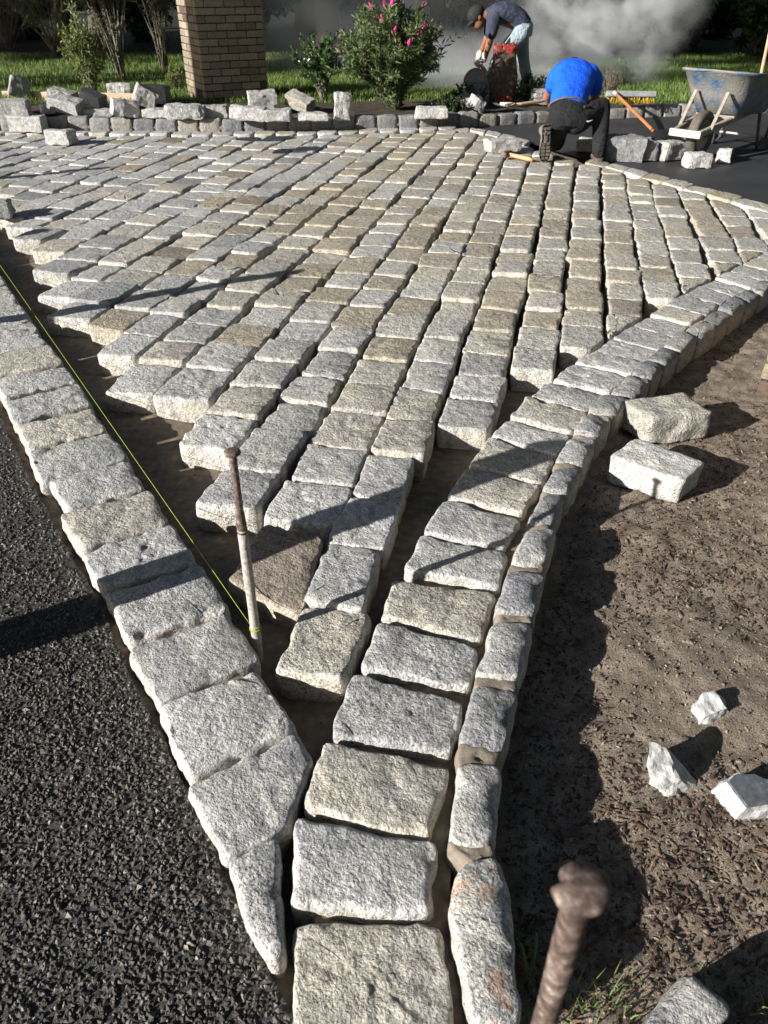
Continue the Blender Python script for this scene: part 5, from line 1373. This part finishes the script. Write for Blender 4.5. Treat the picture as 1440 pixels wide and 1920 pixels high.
torso(b, [(K3(1.585, 7.44, 0.25), (0.115, 0.085)), (K3(1.59, 7.47, 0.31), (0.158, 0.118)), (K3(1.60, 7.505, 0.365), (0.160, 0.116)), (K3(1.613, 7.555, 0.415), (0.158, 0.110))], (1, 0, -0.04))
limb(b, [K3(1.53, 7.50, 0.28), K3(1.555, 7.64, 0.19), K3(1.60, 7.80, 0.10)], [0.112, 0.096, 0.078]); limb(b, [K3(1.60, 7.80, 0.085), K3(1.50, 7.60, 0.13), K3(1.435, 7.42, 0.19)], [0.074, 0.068, 0.052])
limb(b, [K3(1.69, 7.50, 0.31), K3(1.81, 7.58, 0.36), K3(1.935, 7.66, 0.395)], [0.116, 0.100, 0.080]); limb(b, [K3(1.935, 7.66, 0.39), K3(1.925, 7.54, 0.22), K3(1.905, 7.42, 0.075)], [0.078, 0.074, 0.060])
tr = fuse('trousers', b, M['black_cloth'], man, 0.011, 6)
b = MB(); ths = np.linspace(0, 2 * math.pi, 30); cb = K3(1.609, 7.545, 0.405); ta = unit(np.array((0.02, 0.07, 0.06))); ua = unit(np.array((1, 0, -0.04))); wa = np.cross(ta, ua)
b.tube([cb + ua * 0.170 * math.cos(a_) + wa * 0.122 * math.sin(a_) for a_ in ths], [(0.011, 0.0035)] * 30, 8, side=ta); b.build('belt', M['belt'], man)
b = MB(); pp = K3(1.745, 7.475, 0.40); b.box(pp, (0.05, 0.03, 0.075), rotm(0.5, 0, 0.4), 0.006); b.build('belt_pouch', M['cap'], man, False)
b = MB(); sw = [(0, 0.004), (0.015, 0.0), (0.035, 0.006), (0.055, 0.016), (0.036, 0.0125), (0.016, 0.011), (0.006, 0.013)]
c0 = K3(1.742, 7.345, 0.318)
V = [c0 + np.array((x_, 0.30 * x_, z_)) for x_, z_ in sw]; V2 = [v_ + np.array((0, 0.004, 0)) for v_ in V]; m2 = len(V); k_ = np.arange(m2)
b.add(np.concatenate([V, V2]), np.stack([k_, (k_ + 1) % m2, m2 + (k_ + 1) % m2, m2 + k_], 1), [(0, i, i + 1) for i in range(1, m2 - 1)]); b.build('trouser_logo', M['white'], tr, False)
cap_on(man, K3(1.725, 8.04, 0.625), hup, hf, hs_, hR, 0.95)
boot(man, K3(1.40, 7.305, 0.275), (0.06, 0.10, -0.99), 0.98, up=(0.0, 1.0, 0.1))
boot(man, K3(1.905, 7.37, 0.005), (0.10, 1, 0.0), 0.98, mat='black_cloth')

# the man bending over the saw
BO = np.array((1.5, 10.95, 0.08)); man2 = empty('person', tuple(BO)); tag(man2, 'person in a dark navy shirt, cap and pale jeans bending over a saw', 'person')
def B3(x, y, z): return np.array((x, y, z)) - BO
b = MB(); nr_, fr_ = B3(1.285, 10.775, 0.91), B3(1.29, 11.10, 0.92)
wn, wf = B3(1.215, 10.80, 0.505), B3(1.17, 11.0, 0.50)
limb(b, [nr_, B3(1.265, 10.755, 0.70), wn], [0.055, 0.044, 0.031]); limb(b, [fr_, B3(1.27, 11.12, 0.70), wf], [0.055, 0.044, 0.031])
limb(b, [B3(1.27, 10.94, 0.95), B3(1.19, 10.94, 0.955)], [0.062, 0.058])
hup, hf, hs_, hR = head(b, B3(1.125, 10.94, 0.925), (-0.62, 0, 0.72), (-0.60, -0.12, -0.78), 1.0)
torso(b, [(B3(1.60, 10.94, 0.88), (0.12, 0.08)), (B3(1.32, 10.94, 0.95), (0.13, 0.08))], (0, 1, 0))
fuse('body', b, M['skin'], man2, 0.011, 4)
b = MB()
torso(b, [(B3(1.685, 10.95, 0.835), (0.155, 0.115)), (B3(1.62, 10.95, 0.90), (0.158, 0.120)), (B3(1.53, 10.95, 0.955), (0.168, 0.122)), (B3(1.42, 10.94, 0.975), (0.182, 0.124)), (B3(1.33, 10.94, 0.965), (0.185, 0.110)), (B3(1.27, 10.94, 0.955), (0.145, 0.088)), (B3(1.22, 10.94, 0.952), (0.075, 0.066))], (0, 1, 0))
limb(b, [nr_ + np.array((0.02, 0.03, 0.01)), nr_ + np.array((0, -0.01, -0.05)), nr_ + np.array((-0.012, -0.015, -0.14))], [0.085, 0.080, 0.070])
limb(b, [fr_ + np.array((0.02, -0.03, 0.01)), fr_ + np.array((0, 0.01, -0.05)), fr_ + np.array((-0.012, 0.015, -0.14))], [0.085, 0.080, 0.070])
fuse('shirt', b, M['shirt_navy'], man2, 0.011, 6)
b = MB(); torso(b, [(B3(1.615, 10.95, 0.905), (0.150, 0.108)), (B3(1.68, 10.95, 0.82), (0.168, 0.125)), (B3(1.68, 10.95, 0.74), (0.150, 0.115))], (0, 1, 0))
limb(b, [B3(1.655, 10.86, 0.78), B3(1.50, 10.84, 0.62), B3(1.37, 10.84, 0.47)], [0.105, 0.094, 0.076]); limb(b, [B3(1.37, 10.84, 0.47), B3(1.33, 10.85, 0.30), B3(1.29, 10.86, 0.165)], [0.076, 0.070, 0.058])
limb(b, [B3(1.665, 11.04, 0.76), B3(1.70, 11.07, 0.60), B3(1.74, 11.10, 0.47)], [0.105, 0.094, 0.076]); limb(b, [B3(1.74, 11.10, 0.47), B3(1.80, 11.11, 0.30), B3(1.86, 11.12, 0.165)], [0.076, 0.070, 0.058])
fuse('trousers', b, M['jeans'], man2, 0.011, 6)
cap_on(man2, B3(1.125, 10.94, 0.925), hup, hf, hs_, hR, 1.0)
b = MB(); hand(b, wn + np.array((0.0, 0, 0.01)), (-0.55, 0.1, -0.8), (-0.5, 0.3, 0.5), 1.05, 1.1); limb(b, [wn + np.array((0.01, 0, 0.05)), wn], [0.040, 0.037]); fuse('glove', b, M['glove'], man2, 0.007, 2)
b = MB(); hand(b, wf + np.array((0.0, 0, 0.01)), (-0.3, -0.3, -0.8), (0.5, -0.5, 0.3), 1.05, 1.1); limb(b, [wf + np.array((0.01, 0, 0.05)), wf], [0.040, 0.037]); fuse('glove', b, M['glove'], man2, 0.007, 2)
boot(man2, B3(1.33, 10.86, 0.085), (-1, -0.1, 0)); boot(man2, B3(1.91, 11.12, 0.085), (-1, 0.1, 0))

# cut-off saw in his hands
SO = np.array((1.13, 10.80, 0.265)); saw = empty('cutoff_saw', tuple(SO)); tag(saw, 'cut-off saw with an orange-rimmed blade guard held by the bending man', 'saw')
def arc(c, r_, a0, a1, y0, y1, n_=24):
    th_ = np.linspace(a0, a1, n_); return np.array([(c[0] + r_ * math.cos(a_), y, c[2] + r_ * math.sin(a_)) for y in (y0, y1) for a_ in th_])
b = MB(); V = np.concatenate([arc((0, 0, 0), 0.152, R(-5), R(185), -0.028, 0.028), arc((0, 0, 0), 0.138, R(-5), R(185), -0.028, 0.028)]); k_ = np.arange(23)
b.add(V, np.concatenate([np.stack([k_, k_ + 1, k_ + 25, k_ + 24], 1), np.stack([k_ + 48, k_ + 72, k_ + 73, k_ + 49], 1), np.stack([k_, k_ + 48, k_ + 49, k_ + 1], 1), np.stack([k_ + 24, k_ + 25, k_ + 73, k_ + 72], 1)])); b.build('guard_rim', M['saw_orange'], saw)
b = MB()
for y in (-0.024, 0.024):
    V = np.concatenate([arc((0, 0, 0), 0.14, R(0), R(180), y, y + 0.003)[:], [(0, y, 0), (0, y + 0.003, 0)]]); b.add(V, [], [(48, i, i + 1) for i in range(23)] + [(49, 24 + i + 1, 24 + i) for i in range(23)])
b.build('guard_plate', M['saw_grey'], saw, False)
b = MB(); V = np.concatenate([arc((0, 0, 0), 0.148, R(180), R(360), -0.002, 0.002), arc((0, 0, 0), 0.126, R(0), R(180), -0.002, 0.002)])
th_ = np.linspace(0, 2 * math.pi, 40, endpoint=False); V = np.array([(0.136 * math.cos(a_), y, 0.136 * math.sin(a_)) for y in (-0.002, 0.002) for a_ in th_] + [(0, -0.002, 0), (0, 0.002, 0)]); k_ = np.arange(40)
b.add(V, np.stack([k_, (k_ + 1) % 40, 40 + (k_ + 1) % 40, 40 + k_], 1), np.concatenate([np.stack([np.full(40, 80), (k_ + 1) % 40, k_], 1), np.stack([np.full(40, 81), 40 + k_, 40 + (k_ + 1) % 40], 1)])); b.build('blade', M['saw_grey'], saw, False)
b = MB(); b.box((0.17, 0.03, 0.03), (0.22, 0.05, 0.06), rotm(0, -0.15, 0), 0.01); b.build('arm', M['frame_dark'], saw, False)
b = MB(); b.box((0.30, 0.08, 0.06), (0.20, 0.16, 0.17), rotm(0, -0.1, 0), 0.025); b.build('engine', M['saw_orange'], saw, False)
b = MB(); b.tube([(0.13, 0.14, 0.08), (0.05, 0.12, 0.18), (0.04, 0.05, 0.215), (0.05, -0.03, 0.195), (0.10, -0.06, 0.14), (0.17, -0.03, 0.06)], [0.013] * 6, 10); b.build('front_handle', M['saw_grey'], saw)
loose(905, 178, BZ, (0.26, 0.17, 0.1), 12, PL, 'white granite block lying under the saw blade', None, tilt=(0.05, 0))
loose(925, 192, BZ, (0.20, 0.15, 0.08), -20, GREY, 'shaded granite offcut beside the paper sack', None)

# paper sack
bc = G(941, 196, 0.085); t = empty('paper_sack', (bc[0], bc[1] + 0.06, 0.075)); tag(t, 'dirty brown paper cement sack with a torn red top standing upright', 'sack')
n = 36; th_ = np.linspace(0, 2 * math.pi, n, endpoint=False); V = []; lev = [(0.0, 0.135, 0.075), (0.03, 0.152, 0.085), (0.15, 0.160, 0.095), (0.3, 0.158, 0.09), (0.42, 0.145, 0.08), (0.52, 0.128, 0.068), (0.575, 0.125, 0.062)]
for z_, a_, c_ in lev:
    for q_ in th_: V.append((math.copysign(abs(math.cos(q_)) ** 0.6, math.cos(q_)) * a_, math.copysign(abs(math.sin(q_)) ** 0.75, math.sin(q_)) * c_, z_))
V = np.array(V); V += np.stack([fbm(V, 9, s_, 3) for s_ in (5, 6, 7)], 1) * 0.016 * np.clip(V[:, 2:3] * 6, 0.1, 1); V[:, 2] = np.maximum(V[:, 2], 0)
k_ = np.arange(n); Q = np.concatenate([np.stack([i * n + k_, i * n + (k_ + 1) % n, (i + 1) * n + (k_ + 1) % n, (i + 1) * n + k_], 1) for i in range(len(lev) - 1)])
b = MB(); b.add(np.concatenate([V, [(0, 0, 0)]]), Q, np.stack([np.full(n, len(V)), (k_ + 1) % n, k_], 1)); b.build('sack_body', M['paper'], t)
top = V[-n:].copy(); rg = np.random.default_rng(3); V2 = [top * np.array((1.02, 1.04, 1)) - np.array((0, 0, 0.075)) * (0.6 + 0.8 * rg.random((n, 1)))]
V2 += [top * np.array((1.03, 1.06, 1)), top * np.array((0.98, 1.0, 1)) + np.array((0, 0, 0.045)) * (0.4 + rg.random((n, 1))), top * np.array((0.86, 0.7, 1)) + np.array((0, 0, 0.02)) * rg.random((n, 1)), top * np.array((0.8, 0.6, 1)) - np.array((0, 0, 0.06))]
V2 = np.concatenate(V2); b = MB(); b.add(V2 + rg.normal(0, 0.006, V2.shape), np.concatenate([np.stack([i * n + k_, i * n + (k_ + 1) % n, (i + 1) * n + (k_ + 1) % n, (i + 1) * n + k_], 1) for i in range(4)])); b.build('torn_top', M['paper_red'], t)
b = MB(); i0 = 25; idx = (np.arange(6) + i0) % n
Vp = np.concatenate([V[0 * n + idx], V[1 * n + idx], V[1 * n + idx] * 0.45 + V[2 * n + idx] * 0.55]) * np.array((1.02, 1.05, 1)) + np.array((-0.0, -0.003, 0.004)); kk_ = np.arange(5)
b.add(np.concatenate([Vp, Vp * np.array((0.97, 0.94, 1))]), np.concatenate([np.stack([kk_, kk_ + 1, kk_ + 7, kk_ + 6], 1), np.stack([kk_ + 6, kk_ + 7, kk_ + 13, kk_ + 12], 1)])); b.build('printed_panel', M['paper_red'], t)

# the person taking the picture, just behind the lens: only the shadow falls into view
PO = np.array((-0.10, -0.28, -0.06)); man3 = empty('person', tuple(PO)); tag(man3, 'person in dark clothes standing on the border whose shadow falls across the mulch', 'person')
b = MB(); limb(b, [(0.20, 0, 1.38), (0.25, 0.02, 1.12), (0.16, 0.20, 1.30)], [0.055, 0.045, 0.032]); hand(b, (0.16, 0.20, 1.30), (-0.3, 0.3, 0.8), (-0.9, 0.2, 0.1))
limb(b, [(-0.20, 0, 1.38), (-0.25, 0.02, 1.12), (-0.06, 0.20, 1.30)], [0.055, 0.045, 0.032]); hand(b, (-0.06, 0.20, 1.30), (0.3, 0.3, 0.8), (0.9, 0.2, 0.1))
limb(b, [(0, 0, 1.42), (0, 0.01, 1.54)], [0.062, 0.058]); hup, hf, hs_, hR = head(b, (0, 0.03, 1.62), (0, 0.2, 0.98), (0, 0.9, -0.4)); torso(b, [((0, 0, 1.0), (0.12, 0.08)), ((0, 0, 1.40), (0.13, 0.08))], (1, 0, 0)); fuse('body', b, M['skin'], man3, 0.012, 4)
b = MB(); torso(b, [((0, 0, 0.92), (0.18, 0.125)), ((0, 0, 1.10), (0.175, 0.12)), ((0, 0, 1.28), (0.20, 0.125)), ((0, 0, 1.40), (0.19, 0.10)), ((0, 0, 1.47), (0.08, 0.07))], (1, 0, 0))
for sg in (-1, 1): limb(b, [(0.17 * sg, 0, 1.38), (0.22 * sg, 0.01, 1.24)], [0.085, 0.07])
fuse('shirt', b, M['shirt_navy'], man3, 0.012, 6)
b = MB(); torso(b, [((0, 0, 1.0), (0.17, 0.115)), ((0, 0, 0.86), (0.18, 0.13)), ((0, 0, 0.80), (0.15, 0.11))], (1, 0, 0))
for sg in (-1, 1): limb(b, [(0.09 * sg, 0, 0.84), (0.11 * sg, 0.01, 0.48), (0.12 * sg, 0, 0.10)], [0.10, 0.075, 0.06])
fuse('trousers', b, M['black_cloth'], man3, 0.012, 6); cap_on(man3, np.array((0, 0.03, 1.62)), hup, hf, hs_, hR)
for sg in (-1, 1): boot(man3, (0.12 * sg, -0.05, 0.01), (0.1 * sg, 1, 0))

# ------------------------------------------------------------------ drifting stone dust
def dust(name, c, rad, dens, seed, label, scale=2.2, lo=0.42):
    m = bpy.data.materials.new(name); m.use_nodes = True; nt = m.node_tree
    for nd in list(nt.nodes):
        if nd.type != 'OUTPUT_MATERIAL': nt.nodes.remove(nd)
    out = [x_ for x_ in nt.nodes if x_.type == 'OUTPUT_MATERIAL'][0]
    pv = N(nt, 'ShaderNodeVolumePrincipled'); pv.inputs['Color'].default_value = (0.92, 0.93, 0.95, 1); pv.inputs['Anisotropy'].default_value = 0.1
    tc = N(nt, 'ShaderNodeTexCoord'); nz = N(nt, 'ShaderNodeTexNoise', Scale=scale, Detail=4.0, Roughness=0.55); mp = N(nt, 'ShaderNodeMapping'); mp.inputs['Location'].default_value = (seed, seed * 2.3, seed * 0.7)
    nt.links.new(tc.outputs['Object'], mp.inputs['Vector']); nt.links.new(mp.outputs[0], nz.inputs['Vector'])
    ln = N(nt, 'ShaderNodeVectorMath', operation='LENGTH'); sc_ = N(nt, 'ShaderNodeVectorMath', operation='DIVIDE'); sc_.inputs[1].default_value = rad
    nt.links.new(tc.outputs['Object'], sc_.inputs[0]); nt.links.new(sc_.outputs[0], ln.inputs[0])
    fall = N(nt, 'ShaderNodeMapRange', interpolation_type='SMOOTHSTEP'); fall.inputs[1].default_value = 1.0; fall.inputs[2].default_value = 0.15; fall.inputs[3].default_value = 0; fall.inputs[4].default_value = 1
    nt.links.new(ln.outputs['Value'], fall.inputs[0])
    cl = N(nt, 'ShaderNodeMapRange'); cl.inputs[1].default_value = lo; cl.inputs[2].default_value = 0.72; cl.inputs[3].default_value = 0.0; cl.inputs[4].default_value = dens; nt.links.new(nz.outputs[0], cl.inputs[0])
    mu = N(nt, 'ShaderNodeMath', operation='MULTIPLY'); nt.links.new(fall.outputs[0], mu.inputs[0]); nt.links.new(cl.outputs[0], mu.inputs[1]); nt.links.new(mu.outputs[0], pv.inputs['Density'])
    nt.links.new(pv.outputs[0], out.inputs['Volume'])
    b = MB(); b.ball((0, 0, 0), rad, 24, 14); o = b.build('dust_cloud', m, None, True, c); return tag(o, label, 'dust', kind='stuff')
dust('dust_plume', (2.85, 12.1, 1.0), (1.55, 0.85, 1.25), 8.0, 1.0, 'billowing white stone dust drifting up from the saw', 2.0, 0.44)
dust('dust_low', (1.35, 11.75, 0.38), (2.1, 0.55, 0.48), 2.6, 4.0, 'low grey stone dust rolling along the bed behind the flowering bush', 1.6, 0.30)
dust('dust_veil', (-0.6, 14.3, 0.9), (3.2, 1.5, 1.3), 0.5, 7.0, 'thin bluish veil of dust hanging in front of the woods', 0.8, 0.25)
